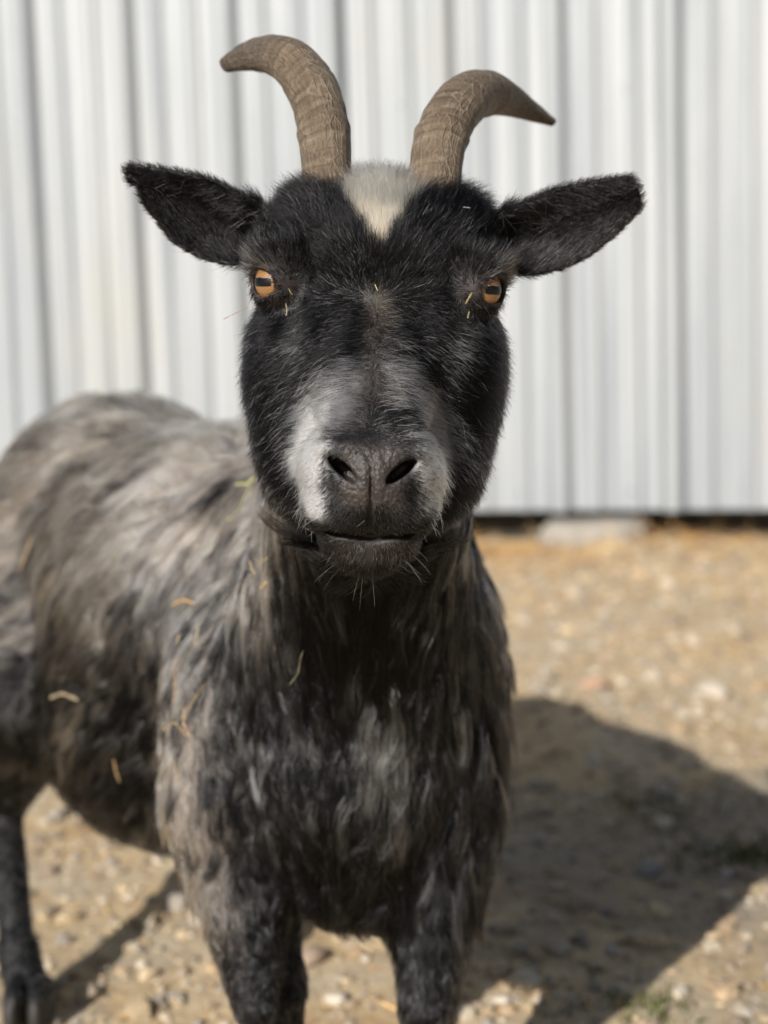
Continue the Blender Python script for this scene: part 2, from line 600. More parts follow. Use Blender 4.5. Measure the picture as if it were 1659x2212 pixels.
EAR_B = np.array([6.5, 5.0, 2.75])
EAR_U = np.array([0.915, -0.03, 0.385]); EAR_U /= np.linalg.norm(EAR_U)
EAR_W = np.array([0.12, -0.97, -0.16]); EAR_W -= EAR_U * (EAR_W @ EAR_U); EAR_W /= np.linalg.norm(EAR_W)
EAR_V = np.cross(EAR_W, EAR_U)
if EAR_V[2] < 0: EAR_V = -EAR_V
EU = np.array([-1.5, 0, 0.8, 1.25, 2.8, 3.7, 4.3, 5.9, 6.2, 7.1, 8.0, 8.35])
E_UP = np.interp(EU, [-1.5, 0.8, 3.7, 5.9, 8.0, 8.35], [0.9, 1.62, 1.62, 1.05, 0.36, 0.02])
E_LO = np.interp(EU, [-1.5, 0, 1.25, 2.8, 4.3, 6.15, 7.1, 8.2, 8.35], [-1.0, -1.85, -2.4, -2.7, -2.5, -1.55, -1.0, -0.3, -0.02])


def ear_uvw(H):
    q = H - EAR_B.astype(H.dtype)
    return q @ EAR_U.astype(H.dtype), q @ EAR_V.astype(H.dtype), q @ EAR_W.astype(H.dtype)


E_UP2 = np.interp(EU, [-1.5, 0.8, 3.7, 5.9, 8.0, 8.35], [0.9, 1.62, 1.70, 1.30, 0.75, 0.45])
E_LO2 = np.interp(EU, [-1.5, 0, 1.25, 2.8, 4.3, 6.15, 7.1, 8.2, 8.35], [-1.0, -1.85, -2.4, -2.7, -2.6, -2.05, -1.6, -0.95, -0.7])


def ear_sdf(Hm, sx):
    u, v, wv = ear_uvw(Hm)
    uu = np.clip(u, -1.5, 8.35)
    upe = np.where(sx > 0, np.interp(uu, EU, E_UP2), np.interp(uu, EU, E_UP)).astype(Hm.dtype); lo = np.where(sx > 0, np.interp(uu, EU, E_LO2), np.interp(uu, EU, E_LO)).astype(Hm.dtype)
    lo = lo + np.where(sx > 0, 0, 0.35 * np.exp(-((uu - 7.15) / 0.3) ** 2)).astype(Hm.dtype)      # the nick near the right ear's tip
    mid = (upe + lo) / 2; half = np.maximum((upe - lo) / 2, 0.05)
    t = np.clip((v - mid) / half, -1.3, 1.3)
    cup = (0.25 + 1.15 * np.exp(-((uu - 1.2) / 3.4) ** 2))
    w0 = cup * (t * t * 0.95 - 0.5) + 0.25 * np.maximum(-t - 0.6, 0) * 2.0
    thick = 0.15 + 0.12 * np.exp(-(uu / 2.0) ** 2)
    d = smax(np.abs(wv - w0) * 0.72 - thick, (np.abs(v - mid) - half) * 0.9, 0.22)
    d = smax(d, (u - 8.3) * 0.9, 0.5)
    d = smax(d, -1.4 - u, 0.2)
    return d


def nostril(Hm):
    a = np.array([0.50, -8.6, -9.3]); b = np.array([2.2, -7.3, -8.0])
    c = (a + b) / 2
    e1 = (b - a) / np.linalg.norm(b - a)
    e2 = np.array([0.25, 0.95, 0.1]); e2 -= e1 * (e1 @ e2); e2 /= np.linalg.norm(e2)
    e3 = np.cross(e1, e2)
    return ell(Hm, c + e2 * 0.25, (1.15, 1.0, 0.34), np.stack([e1, e2, e3]))


def head_sdf(H):
    """H in head cm -> cm"""
    Hm = H.copy(); Hm[..., 0] = np.abs(H[..., 0])
    x, y, z = Hm[..., 0], Hm[..., 1], Hm[..., 2]
    d = ell(Hm, (0, 6.2, 1.0), (5.9, 6.2, 4.7))
    d = smin(d, ell(Hm, (3.6, 5.0, 2.5), (2.9, 3.3, 2.5)), 1.0)
    d = smin(d, ell(Hm, (5.15, 2.75, 0.75), (1.75, 1.85, 1.75)), 0.8)
    d = smin(d, ell(Hm, (5.1, 2.0, 1.55), (1.55, 1.15, 0.75)), 0.6)      # brow ridge
    d = smin(d, cone(Hm, (0, 4.0, -1.5), (0, -4.6, -8.4), 3.4, 2.3), 1.6)
    d = smin(d, ell(Hm, (3.4, 4.6, -4.7), (3.55, 5.2, 6.0)), 1.3)
    d = smin(d, ell(Hm, (2.5, 3.4, -9.2), (3.5, 5.0, 4.2)), 1.2)
    d = smin(d, cone(Hm, (0, 1.5, -10.8), (0, -5.1, -12.5), 3.0, 1.75), 1.0)
    d = smin(d, ell(Hm, (0, -4.2, -12.5), (2.55, 2.7, 1.65)), 0.7)
    mz = ell(Hm, (0, -5.3, -9.2), (3.6, 3.5, 3.1))
    mz = smin(mz, ell(Hm, (1.4, -6.2, -10.75), (1.95, 2.05, 1.6)), 0.5)
    d = smin(d, mz, 1.0)
    # wings and tip of the nose
    d = smin(d, ell(Hm, (1.35, -7.35, -7.75), (1.35, 1.0, 0.62)), 0.6)
    d = smin(d, ell(Hm, (0.0, -7.75, -8.8), (0.8, 0.95, 1.1)), 0.5)
    d = smin(d, ell(Hm, (2.3, -6.9, -8.9), (0.75, 0.9, 1.1)), 0.5)
    # tear groove under the inner corner of the eye
    d = d + 0.45 * np.exp(-((x - 4.3) / 0.9) ** 2 - ((z + 2.0) / 1.5) ** 2) * (y < 5)
    # ears
    d = smin(d, ear_sdf(Hm, H[..., 0]), 0.55)
    # eyelids: a ring round the eyeball with an almond opening
    q = Hm - EYE_C.astype(Hm.dtype)
    g = q @ GAZE.astype(Hm.dtype); s = q @ G_SIDE.astype(Hm.dtype); u = q @ G_UP.astype(Hm.dtype)
    rr = np.sqrt((q * q).sum(-1))
    d = smin(d, rr - 1.52, 0.35)
    uu = u - 0.10 * s
    opening = np.sqrt((s / 0.96) ** 2 + (uu / np.where(uu > 0, 0.70, 0.74)) ** 2) - 1.0
    opening = smax(opening * 0.85, -g * 1.0 + 0.1, 0.1)
    d = smax(d, -opening, 0.12)
    d = smax(d, -(rr - EYE_R * 1.0), 0.08)
    d = np.where(rr < 1.25, np.maximum(d, 1.27 - rr), d)
    # nostrils
    d = smax(d, -nostril(Hm), 0.22)
    # mouth, philtrum
    zm = -12.0 + 0.05 * x * x - 0.05 * np.cos(x * 3)
    front = sstep(-2.5, -4.5, y)
    d = d + 0.5 * np.exp(-((z - zm) / 0.17) ** 2) * front * sstep(2.7, 1.7, x)
    d = d + 0.32 * np.exp(-(x / 0.11) ** 2) * front * sstep(-7.6, -8.4, z) * sstep(-12.1, -11.5, z)
    return d


# body (metres, world)
BF = np.array([0.54, -0.84, 0.0]); BF /= np.linalg.norm(BF)       # the way the trunk faces
BR = np.array([BF[1], -BF[0], 0.0])                               # the goat's right: the picture's left
BRm = np.stack([BR, BF, [0, 0, 1]])
CH = np.array([-0.032, 1.125, 0.335])
RU = np.array([-0.25, 1.47, 0.385])


def legs():
    L = []
    # (a, b, ra, rb)
    fl = [((-0.092, 1.085, 0.330), (-0.104, 1.055, 0.225), 0.060, 0.043), ((-0.104, 1.055, 0.225), (-0.086, 1.030, 0.135), 0.036, 0.0175),
          ((-0.086, 1.030, 0.135), (-0.084, 1.025, 0.120), 0.0180, 0.0175), ((-0.084, 1.03, 0.12), (-0.083, 1.035, 0.045), 0.0165, 0.0145),
          ((-0.083, 1.035, 0.045), (-0.083, 1.022, 0.022), 0.0185, 0.018)]
    fr = [((0.010, 1.085, 0.330), (0.026, 1.060, 0.225), 0.060, 0.043), ((0.026, 1.060, 0.225), (0.022, 1.030, 0.135), 0.038, 0.0195),
          ((0.022, 1.030, 0.135), (0.022, 1.025, 0.120), 0.0200, 0.0190), ((0.022, 1.03, 0.12), (0.021, 1.035, 0.045), 0.0165, 0.0145),
          ((0.021, 1.035, 0.045), (0.021, 1.022, 0.022), 0.0185, 0.018)]
    hl = [((-0.315, 1.425, 0.345), (-0.318, 1.330, 0.260), 0.085, 0.060), ((-0.318, 1.330, 0.260), (-0.362, 1.385, 0.150), 0.056, 0.0215),
          ((-0.362, 1.385, 0.150), (-0.330, 1.290, 0.048), 0.0175, 0.0135), ((-0.330, 1.290, 0.048), (-0.320, 1.270, 0.024), 0.0175, 0.018)]
    hr = [((-0.170, 1.515, 0.335), (-0.135, 1.430, 0.240), 0.085, 0.055), ((-0.135, 1.435, 0.240), (-0.165, 1.510, 0.155), 0.045, 0.0215),
          ((-0.165, 1.510, 0.155), (-0.135, 1.430, 0.052), 0.0175, 0.0135), ((-0.135, 1.430, 0.052), (-0.128, 1.412, 0.024), 0.0175, 0.018)]
    return fl, fr, hl, hr


LEGS = legs()
HOOVES = [(-0.083, 1.016), (0.021, 1.016), (-0.314, 1.256), (-0.124, 1.40)]
N1 = from_head((0.0, 9.0, -5.5)); N2 = C(772, 1330, 1.035)


def body_sdf(P):
    dt = P.dtype
    d = ell(P, CH, (0.088, 0.135, 0.135), BRm)
    d = smin(d, ell(P, CH * 0.52 + RU * 0.48 + np.array([0, 0, -0.020]), (0.143, 0.205, 0.160), BRm), 0.06)
    d = smin(d, ell(P, CH * 0.45 + RU * 0.55 + BR * 0.035 + np.array([0, 0, -0.120]), (0.108, 0.165, 0.100), BRm), 0.05)   # belly
    d = smin(d, ell(P, RU, (0.125, 0.15, 0.135), BRm), 0.06)
    d = smin(d, ell(P, C(755, 1640, 1.035), (0.066, 0.06, 0.088)), 0.035)                 # brisket
    d = smin(d, ell(P, C(775, 1885, 1.075), (0.05, 0.05, 0.035)), 0.035)
    d = smin(d, ell(P, C(938, 1570, 1.08), (0.042, 0.065, 0.085)), 0.03)                   # shoulders
    d = smin(d, ell(P, C(515, 1580, 1.09), (0.052, 0.068, 0.09)), 0.03)
    d = smin(d, cone(P, C(482, 1750, 1.065), C(552, 2170, 1.033), 0.039, 0.015), 0.03)                # forearms
    d = smin(d, cone(P, C(952, 1750, 1.065), C(920, 2170, 1.033), 0.036, 0.018), 0.03)
    d = smin(d, cone(P, N1, N2, 0.053, 0.066), 0.04)
    d = smin(d, cone(P, N2, C(735, 1480, 1.13), 0.066, 0.092), 0.05)
    for L in LEGS:
        e = None
        for (a, b, ra, rb) in L:
            c = cone(P, a, b, ra, rb)
            e = c if e is None else smin(e, c, 0.008)
        d = smin(d, e, 0.02)
    for i, (x, y) in enumerate(HOOVES):
        q = np.minimum(ell(P, (x - 0.0105, y - 0.002, 0.012), (0.0105, 0.030, 0.026)), ell(P, (x + 0.0105, y - 0.002, 0.012), (0.0105, 0.030, 0.026)))
        q = smax(q, (-P[..., 2] + 0.002), 0.004)
        d = smin(d, q, 0.004)
    # tail stub
    tb = RU - BF * 0.13 + np.array([0, 0, 0.06])
    d = smin(d, cone(P, tb, tb - BF * 0.05 + np.array([0, 0, 0.035]), 0.022, 0.010), 0.02)
    return d


def goat_sdf(P, parts=False):
    hd = np.full(P.shape[:-1], 9.0, P.dtype)
    H = to_head(P).astype(P.dtype)
    near = (np.abs(H[..., 0]) < 18) & (H[..., 1] > -14) & (H[..., 1] < 18) & (H[..., 2] > -20) & (H[..., 2] < 13)
    if near.any():
        hd[near] = head_sdf(H[near]) * 0.01
    bd = body_sdf(P)
    if parts:
        return hd, bd
    return smin(hd, bd, 0.018)


def surface_nets(h=0.002, sub=8):
    lo = np.array([-0.52, 0.66, -0.004]); hi = np.array([0.20, 1.72, 0.72])
    hc = h * sub
    n = np.ceil((hi - lo) / hc).astype(int)
    I = np.stack(np.meshgrid(*[np.arange(k) for k in n], indexing='ij'), -1).reshape(-1, 3)
    ctr = (lo + (I + 0.5) * hc).astype(np.float32)
    d = goat_sdf(ctr)
    I = I[np.abs(d) < hc * 1.35]
    off = np.stack(np.meshgrid(*[np.arange(sub + 1)] * 3, indexing='ij'), -1).reshape(-1, 3)
    ckeys, cpos, exs = [], [], []
    K = 4096
    key = lambda a: (a[:, 0].astype(np.int64) * K + a[:, 1]) * K + a[:, 2]
    corners = np.array([(a, b, c) for a in (0, 1) for b in (0, 1) for c in (0, 1)])
    edges = [(0, 4), (1, 5), (2, 6), (3, 7), (0, 2), (1, 3), (4, 6), (5, 7), (0, 1), (2, 3), (4, 5), (6, 7)]
    for s in range(0, len(I), 1500):
        J = I[s:s + 1500]
        G = J[:, None, :] * sub + off[None]
        val = goat_sdf((lo + G * h).astype(np.float32)).reshape(-1, sub + 1, sub + 1, sub + 1)
        cv = np.stack([val[:, a:a + sub, b:b + sub, c:c + sub] for (a, b, c) in corners], -1)
        sg = cv < 0
        act = sg.any(-1) & ~sg.all(-1)
        q, a, b, c = np.nonzero(act)
        v = cv[q, a, b, c]
        cell = J[q] * sub + np.stack([a, b, c], 1)
        acc = np.zeros((len(v), 3)); cnt = np.zeros(len(v))
        for (e0, e1) in edges:
            m = (v[:, e0] < 0) != (v[:, e1] < 0)
            t = v[:, e0] / (v[:, e0] - v[:, e1] + 1e-12)
            p = corners[e0] + t[:, None] * (corners[e1] - corners[e0])
            acc[m] += p[m]; cnt[m] += 1
        cpos.append(lo + (cell + acc / cnt[:, None]) * h)
        ckeys.append(key(cell)); exs.append((cell, v))
    keys = np.concatenate(ckeys); pos = np.concatenate(cpos)
    cell = np.concatenate([e[0] for e in exs]); v = np.concatenate([e[1] for e in exs])
    o = np.argsort(keys); keys, pos, cell, v = keys[o], pos[o], cell[o], v[o]
    quads = []
    for ax, ci in ((0, 4), (1, 2), (2, 1)):
        s0 = v[:, 0] < 0; s1 = v[:, ci] < 0
        m = s0 != s1
        b, c = [(1, 2), (2, 0), (0, 1)][ax]
        c0 = cell[m]
        ids = []
        ok = np.ones(len(c0), bool)
        for (db, dc) in ((0, 0), (-1, 0), (-1, -1), (0, -1)):
            cc = c0.copy(); cc[:, b] += db; cc[:, c] += dc
            kk = key(cc)
            j = np.clip(np.searchsorted(keys, kk), 0, len(keys) - 1)
            ok &= keys[j] == kk
            ids.append(j)
        q = np.stack(ids, 1)
        flip = ~s0[m]
        q[flip] = q[flip][:, ::-1]
        quads.append(q[ok])
    return pos, np.concatenate(quads)


def project(V, it=2):
    V = V.copy()
    for _ in range(it):
        e = 0.0004
        d0 = goat_sdf(V)
        g = np.stack([goat_sdf(V + np.eye(3)[k] * e) - d0 for k in range(3)], 1) / e
        g2 = (g * g).sum(1) + 1e-4
        st = np.clip(d0 / g2, -0.002, 0.002)
        V -= g * st[:, None]
    return V


def build_goat_mesh():
    V, Q = surface_nets()
    # finer mesh on the muzzle and round the eyes
    bm = bmesh.new()
    for v in V: bm.verts.new(v)
    bm.verts.ensure_lookup_table()
    for q in Q:
        try: bm.faces.new([bm.verts[int(i)] for i in q])
        except ValueError: pass
    Hc = to_head(V)
    fine = (Hc[:, 1] < -3.2) & (Hc[:, 2] < -5.5) & (Hc[:, 2] > -14.2)
    Hm = Hc.copy(); Hm[:, 0] = np.abs(Hm[:, 0])
    fine |= np.linalg.norm(Hm - EYE_C, axis=1) < 1.9
    es = [e for e in bm.edges if fine[e.verts[0].index] and fine[e.verts[1].index]]
    bmesh.ops.subdivide_edges(bm, edges=es, cuts=2, use_grid_fill=True)
    bmesh.ops.triangulate(bm, faces=[f for f in bm.faces if len(f.verts) > 4])
    bm.verts.ensure_lookup_table(); bm.verts.index_update()
    V = np.array([v.co[:] for v in bm.verts])
    V = project(V, 2)
    for v, p in zip(bm.verts, V): v.co = p
    bmesh.ops.recalc_face_normals(bm, faces=bm.faces[:])
    me = bpy.data.meshes.new('body')
    bm.to_mesh(me); bm.free()
    me.polygons.foreach_set('use_smooth', [True] * len(me.polygons))
    return me


ME = build_goat_mesh()
NV = len(ME.vertices)
VV = np.zeros(NV * 3, np.float32); ME.vertices.foreach_get('co', VV); VV = VV.reshape(-1, 3).astype(float)
VN = np.zeros(NV * 3, np.float32); ME.vertex_normals.foreach_get('vector', VN); VN = VN.reshape(-1, 3).astype(float)
ME.calc_loop_triangles()
TR = np.zeros(len(ME.loop_triangles) * 3, np.int32); ME.loop_triangles.foreach_get('vertices', TR); TR = TR.reshape(-1, 3)
print('goat verts', NV, 'tris', len(TR))

hd_v, bd_v = goat_sdf(VV.astype(np.float32), parts=True)
# make sure normals point outwards
if np.mean(np.sum(VN * (VV - np.array([-0.1, 1.2, 0.34])), 1)[bd_v < hd_v]) < 0:
    ME.flip_normals(); VN = -VN; TR = TR[:, ::-1]


def headness(hd, bd):
    return sstep(-0.006, 0.022, bd - hd)


# --- coat markings, as functions of the place on the animal (head cm / world m)
wn_a, wn_b, wn_c = WaveNoise(9, 18, 21), WaveNoise(26, 18, 22), WaveNoise(60, 18, 23)
BAND = np.array([(0.9, -3.9, 0.5), (1.8, -4.9, 0.7), (2.7, -6.2, 0.9), (3.2, -7.7, 0.95), (3.2, -9.2, 0.95), (2.8, -10.5, 0.6)])


def band_w(ax, z):
    best = np.full(ax.shape, -9.0)
    for i in range(len(BAND) - 1):
        a, b = BAND[i], BAND[i + 1]
        ab = b[:2] - a[:2]
        t = np.clip(((ax - a[0]) * ab[0] + (z - a[1]) * ab[1]) / (ab @ ab), 0, 1)
        dd = np.hypot(ax - a[0] - t * ab[0], z - a[1] - t * ab[1])
        best = np.maximum(best, (a[2] + (b[2] - a[2]) * t) - dd)
    return best


BLACK = np.array([0.0035, 0.0034, 0.0040])
WHITE = np.array([0.69, 0.70, 0.71])
CREAM = np.array([0.66, 0.56, 0.40])


def marks(P, H, hw):
    """-> white, cream, bridge, brow, brown (body), grey (body) weights"""
    ax, y, z = np.abs(H[:, 0]), H[:, 1], H[:, 2]
    j = 0.30 * wn_b(P) + 0.26 * wn_c(P)
    earu, earv, _ = ear_uvw(np.stack([ax, y, z], 1))
    isear = sstep(0.6, 1.6, earu) * (ax > 7.0)
    white = sstep(-0.3, 0.4, band_w(ax, z) + j + 0.08 - 0.12 * (H[:, 0] > 0)) * sstep(0.5, -1.0, y) * hw
    white = white * np.interp(z, [-7.2, -5.6, -4.2], [1.0, 0.88, 0.6]) * np.where(H[:, 0] > 0, 0.92, 1.0)
    hwid = np.interp(z, [1.9, 2.8, 3.7, 4.6, 6.6], [0, 0.55, 1.15, 1.85, 2.1])
    cream = sstep(-0.3, 0.3, hwid - ax + j * 0.8) * sstep(1.8, 2.3, z) * sstep(5.4, 4.4, y + 0.4 * wn_b(P)) * hw
    bw = np.interp(z, [-6.4, -4.6, -3.0, -1.2, -0.2], [1.8, 1.35, 0.45, 0.5, 0.2])
    bridge = sstep(-0.4, 0.5, bw - ax + j) * sstep(-6.6, -5.2, z) * sstep(0.2, -0.8, z) * hw
    q = np.stack([ax, y, z], 1) - EYE_C
    re = np.linalg.norm(q, axis=1)
    brow = sstep(2.5, 1.6, re) * sstep(-0.2, 0.8, q[:, 2] + 0.15 * q[:, 0]) * (1 - isear) * hw
    tear = np.exp(-((ax - 4.05) / 0.5) ** 2 - ((z + 2.2) / 1.9) ** 2) * sstep(5, 3, y) * hw
    lip = sstep(-0.9, -0.2, -np.abs(z + 12.5) + 0.25) * sstep(2.2, 1.2, ax) * sstep(-5.0, -6.0, y) * hw
    nosetop = np.exp(-(ax / 2.3) ** 2 - ((z + 7.0) / 1.5) ** 2) * sstep(-3, -5, y) * hw
    return white, cream, bridge, brow, tear, lip, nosetop, isear


def body_brown(P):
    """0 black .. 1 brown grey weathered coat"""
    x, y, z = P[:, 0], P[:, 1], P[:, 2]
    s = (P - CH) @ (-BF)                 # metres behind the chest
    r = (P - CH) @ BR                    # metres to its right
    n = wn_a(P)
    b = sstep(0.02, 0.14, s) * (0.30 * sstep(0.19, 0.26, z) + 0.62 * sstep(0.27, 0.40, z + 0.035 * n))
    # right shoulder and outer foreleg
    b = np.maximum(b, sstep(-0.085, -0.140, x + 0.014 * n) * sstep(0.10, 0.17, z) * sstep(1.17, 1.10, y) * 0.78)
    # side of the neck
    b = np.maximum(b, sstep(-0.052, -0.070, x + 0.010 * n) * sstep(0.36, 0.42, z) * 0.85)
    b = np.maximum(b, sstep(0.040, 0.062, x - 0.02 * sstep(0.46, 0.40, z)) * sstep(0.40, 0.44, z) * sstep(1.2, 1.1, y) * 0.12)
    return np.clip(b + 0.18 * n * (b > 0.05), 0, 1)


def hair_colour(P, H, hw, hd_gt, rnd):
    """colour of one hair rooted at P; rnd: (n,3) uniforms"""
    white, cream, bridge, brow, tear, lip, nosetop, isear = marks(P, H, hw)
    n = len(P)
    c = np.tile(BLACK, (n, 1)) * (0.7 + 0.8 * rnd[:, :1])
    # body
    bb = body_brown(P) * (1 - hw)
    pal = np.array([(0.56, 0.44, 0.325), (0.48, 0.435, 0.39), (0.60, 0.43, 0.28), (0.22, 0.18, 0.15), (0.76, 0.70, 0.63)])
    k = (rnd[:, 1] * 4.999).astype(int)
    cb = pal[k] * (0.75 + 0.5 * rnd[:, 2:3]) * np.array([1, 1, 1])
    cb = cb * (1 + 0.3 * wn_a(P + 1.7)[:, None] * np.array([1.0, 0.6, 0.2]))
    darkpal = np.where((rnd[:, :1] < 0.145), np.array([[0.36, 0.362, 0.368]]), np.where(rnd[:, :1] < 0.25, np.array([[0.04, 0.0395, 0.040]]), np.array([[0.0040, 0.0040, 0.0046]])))  # the grey share paints silver gloss into the dark strands
    thr = np.exp(-((P[:, 0] + 0.014) / 0.040) ** 2) * sstep(0.33, 0.36, P[:, 2]) * sstep(1.10, 1.04, P[:, 1])
    bb = bb * (1 - thr)
    darkpal = darkpal * (1 - 0.6 * thr)[:, None]
    pick = (rnd[:, 0] * 0.9 + 0.05 < bb)[:, None]
    body = np.where(pick, cb, darkpal)
    # pale patch on the breast
    pc = C(825, 1590, 0.99); pp = np.exp(-(((P - pc) / np.array([0.016, 0.06, 0.038])) ** 2).sum(1)) * (1 - hw)
    body = np.where((rnd[:, 1] < pp * 1.1)[:, None], np.array([[0.36, 0.34, 0.31]]) * (0.7 + 0.6 * rnd[:, 2:3]), body)
    c = c * hw[:, None] + body * (1 - hw)[:, None]
    hw1 = hw > 0.5
    z_ = H[:, 2]
    r0, r1, r2 = rnd[:, 0], rnd[:, 1], rnd[:, 2]
    grey = lambda lo, hi: (lo + (hi - lo) * r2)[:, None] * np.array([[1.0, 0.97, 0.94]])
    c = np.where((hw1 & (r1 < 0.02 + 0.05 * sstep(0.1, 0.7, wn_b(P + 2.0))))[:, None], grey(0.25, 0.6), c)  # scattered pale hairs paint sun glints into the black face colour
    c = np.where((hw1 & (r0 < brow * 0.45))[:, None], grey(0.08, 0.42), c)
    c = np.where((hw1 & (r0 < tear * 0.42))[:, None], grey(0.07, 0.3), c)
    c = np.where((hw1 & (r0 < bridge * np.interp(z_, [-4.5, -3.0, -2.2, -1.0], [0.85, 0.40, 0.50, 0.70])))[:, None], grey(0.05, 0.26) * (np.array([[1.05, 0.98, 0.92]]) * sstep(-2.0, -3.5, z_)[:, None] + np.array([[1.15, 0.84, 0.56]]) * sstep(-3.5, -2.0, z_)[:, None]), c)
    c = np.where((hw1 & (r0 < nosetop * 0.85))[:, None], grey(0.04, 0.20) * np.array([[1.1, 0.97, 0.86]]), c)
    c = np.where((hw1 & (r0 < lip * 0.6))[:, None], grey(0.06, 0.25), c)
    c = np.where((hw1 & (r0 < white * 1.06 - 0.04))[:, None], WHITE * (0.62 + 0.38 * r2)[:, None], c)
    c = np.where((hw1 & (r0 < cream * 1.2))[:, None], CREAM * (0.72 + 0.3 * r2)[:, None], c)
    ear_rim = isear * (r0 < 0.30)
    c = np.where((ear_rim > 0.5)[:, None], grey(0.02, 0.11) * np.array([[1.08, 0.98, 0.85]]), c)
    return c


# --- skin
def skin_colours():
    H = to_head(VV); hw = headness(hd_v, bd_v)
    white, cream, bridge, brow, tear, lip, nosetop, isear = marks(VV, H, hw)
    ax, y, z = np.abs(H[:, 0]), H[:, 1], H[:, 2]
    c = np.tile(np.array([0.004, 0.0038, 0.004]), (NV, 1))
    bb = (body_brown(VV) * (1 - hw))[:, None]
    c = c * (1 - bb) + np.array([0.16, 0.13, 0.11]) * bb
    for wgt, cc in ((bridge * 0.4, (0.07, 0.058, 0.048)), (white * 0.85, (0.34, 0.335, 0.335)), (cream, (0.42, 0.36, 0.28))):
        c = c * (1 - wgt[:, None]) + np.array(cc) * wgt[:, None]
    # bare nose leather
    nose = sstep(1.9, 1.1, ax) * sstep(-7.0, -7.9, z) * sstep(-11.0, -10.0, z) * sstep(-5.5, -6.6, y) * (1 - np.clip(white, 0, 1)) * hw
    c = c * (1 - nose[:, None]) + np.array([0.038, 0.031, 0.029]) * (1 + 0.3 * wn_c(VV))[:, None] * nose[:, None]
    hollow = sstep(0.15, -0.25, nostril(np.stack([ax, y, z], 1)))
    c = c * (1 - hollow[:, None] * 0.5)
    lipw = lip * 0.8
    c = c * (1 - lipw[:, None]) + np.array([0.024, 0.019, 0.017]) * lipw[:, None]
    q = np.stack([ax, y, z], 1) - EYE_C
    lid = sstep(1.85, 1.5, np.linalg.norm(q, axis=1)) * hw
    c = c * (1 - lid[:, None]) + np.array([0.020, 0.013, 0.012]) * lid[:, None]
    hoof = sstep(0.035, 0.028, VV[:, 2])
    c = c * (1 - hoof[:, None]) + np.array([0.03, 0.026, 0.023]) * hoof[:, None]
    return np.clip(c, 0, 1), nose, lid


SK, NOSEW, LIDW = skin_colours()
at = ME.attributes.new('skin', 'FLOAT_COLOR', 'POINT')
at.data.foreach_set('color', np.concatenate([SK, NOSEW[:, None]], 1).ravel().astype(np.float32))


def mat_skin():
    m = NT('goat_skin')
    a = m.n('Attribute', attribute_name='skin')
    v = m.obj()
    vo = m.n('TexVoronoi', feature='SMOOTH_F1', ins={'Scale': 430.0, 'Vector': v})
    n1 = m.noise(900, 3, 0.6, v)
    h = m.math('ADD', m.math('MULTIPLY', vo.outputs['Distance'], -0.8), m.math('MULTIPLY', n1, 0.35))
    rough = m.math('MULTIPLY_ADD', a.outputs['Alpha'], -0.12, 0.60)
    m.set(Base_Color=a.outputs['Color'], Roughness=rough, Specular_IOR_Level=0.45, Normal=m.bump(h, m.math('MULTIPLY_ADD', a.outputs['Alpha'], 0.8, 0.06), 0.0016))
    return m.m


ME.materials.append(mat_skin())
goat = empty('goat', (-0.03, 1.1, 0.0))
tag(goat, 'black and grey horned goat with white muzzle patches looking straight ahead', 'goat')
body = bpy.data.objects.new('body', ME)
link(body, goat)
body.matrix_parent_inverse = parent_inv(goat)
BVH = BVHTree.FromPolygons([tuple(v) for v in VV], [tuple(int(i) for i in t) for t in TR])


# --- hair
def hair_mat(name, rough=0.28, radial=0.45, coat=0.0, off=2.0, ior=1.40):
    m = bpy.data.materials.new(name)
    m.use_nodes = True
    t = m.node_tree
    t.nodes.remove(t.nodes['Principled BSDF'])
    h = t.nodes.new('ShaderNodeBsdfHairPrincipled')
    h.model = 'CHIANG'
    h.parametrization = 'COLOR'
    a = t.nodes.new('ShaderNodeAttribute'); a.attribute_name = 'hair_colour'
    t.links.new(a.outputs['Color'], h.inputs['Color'])
    h.inputs['Roughness'].default_value = rough
    h.inputs['Radial Roughness'].default_value = radial
    h.inputs['Coat'].default_value = coat
    h.inputs['IOR'].default_value = ior
    h.inputs['Offset'].default_value = R(off)
    h.inputs['Random Roughness'].default_value = 0.3
    t.links.new(h.outputs[0], t.nodes['Material Output'].inputs['Surface'])
    return m


HM_FACE = hair_mat('short_face_hair', 0.20, 0.30, ior=1.30)
HM_COAT = hair_mat('long_coat_hair', 0.20, 0.32, ior=1.34)


def hair_obj(name, S, rad, colr, mat, taper=(1.0, 0.95, 0.25)):
    """S (n,k,3) strand points in world; rad (n,) root radius; colr (n,3)"""
    n, k, _ = S.shape
    cv = bpy.data.hair_curves.new(name)
    cv.add_curves([k] * n)
    cv.attributes['position'].data.foreach_set('vector', S.reshape(-1).astype(np.float32))
    ra = cv.attributes.get('radius') or cv.attributes.new('radius', 'FLOAT', 'POINT')
    prof = np.interp(np.linspace(0, 1, k), [0, 0.5, 1], taper)
    ra.data.foreach_set('value', (rad[:, None] * prof[None]).ravel().astype(np.float32))
    ca = cv.attributes.new('hair_colour', 'FLOAT_COLOR', 'CURVE')
    ca.data.foreach_set('color', np.concatenate([np.clip(colr, 0.0015, 0.9), np.ones((n, 1))], 1).ravel().astype(np.float32))
    cv.materials.append(mat)
    o = bpy.data.objects.new(name, cv)
    link(o, goat)
    o.matrix_parent_inverse = parent_inv(goat)
    tag(o, kind='stuff')
    return o


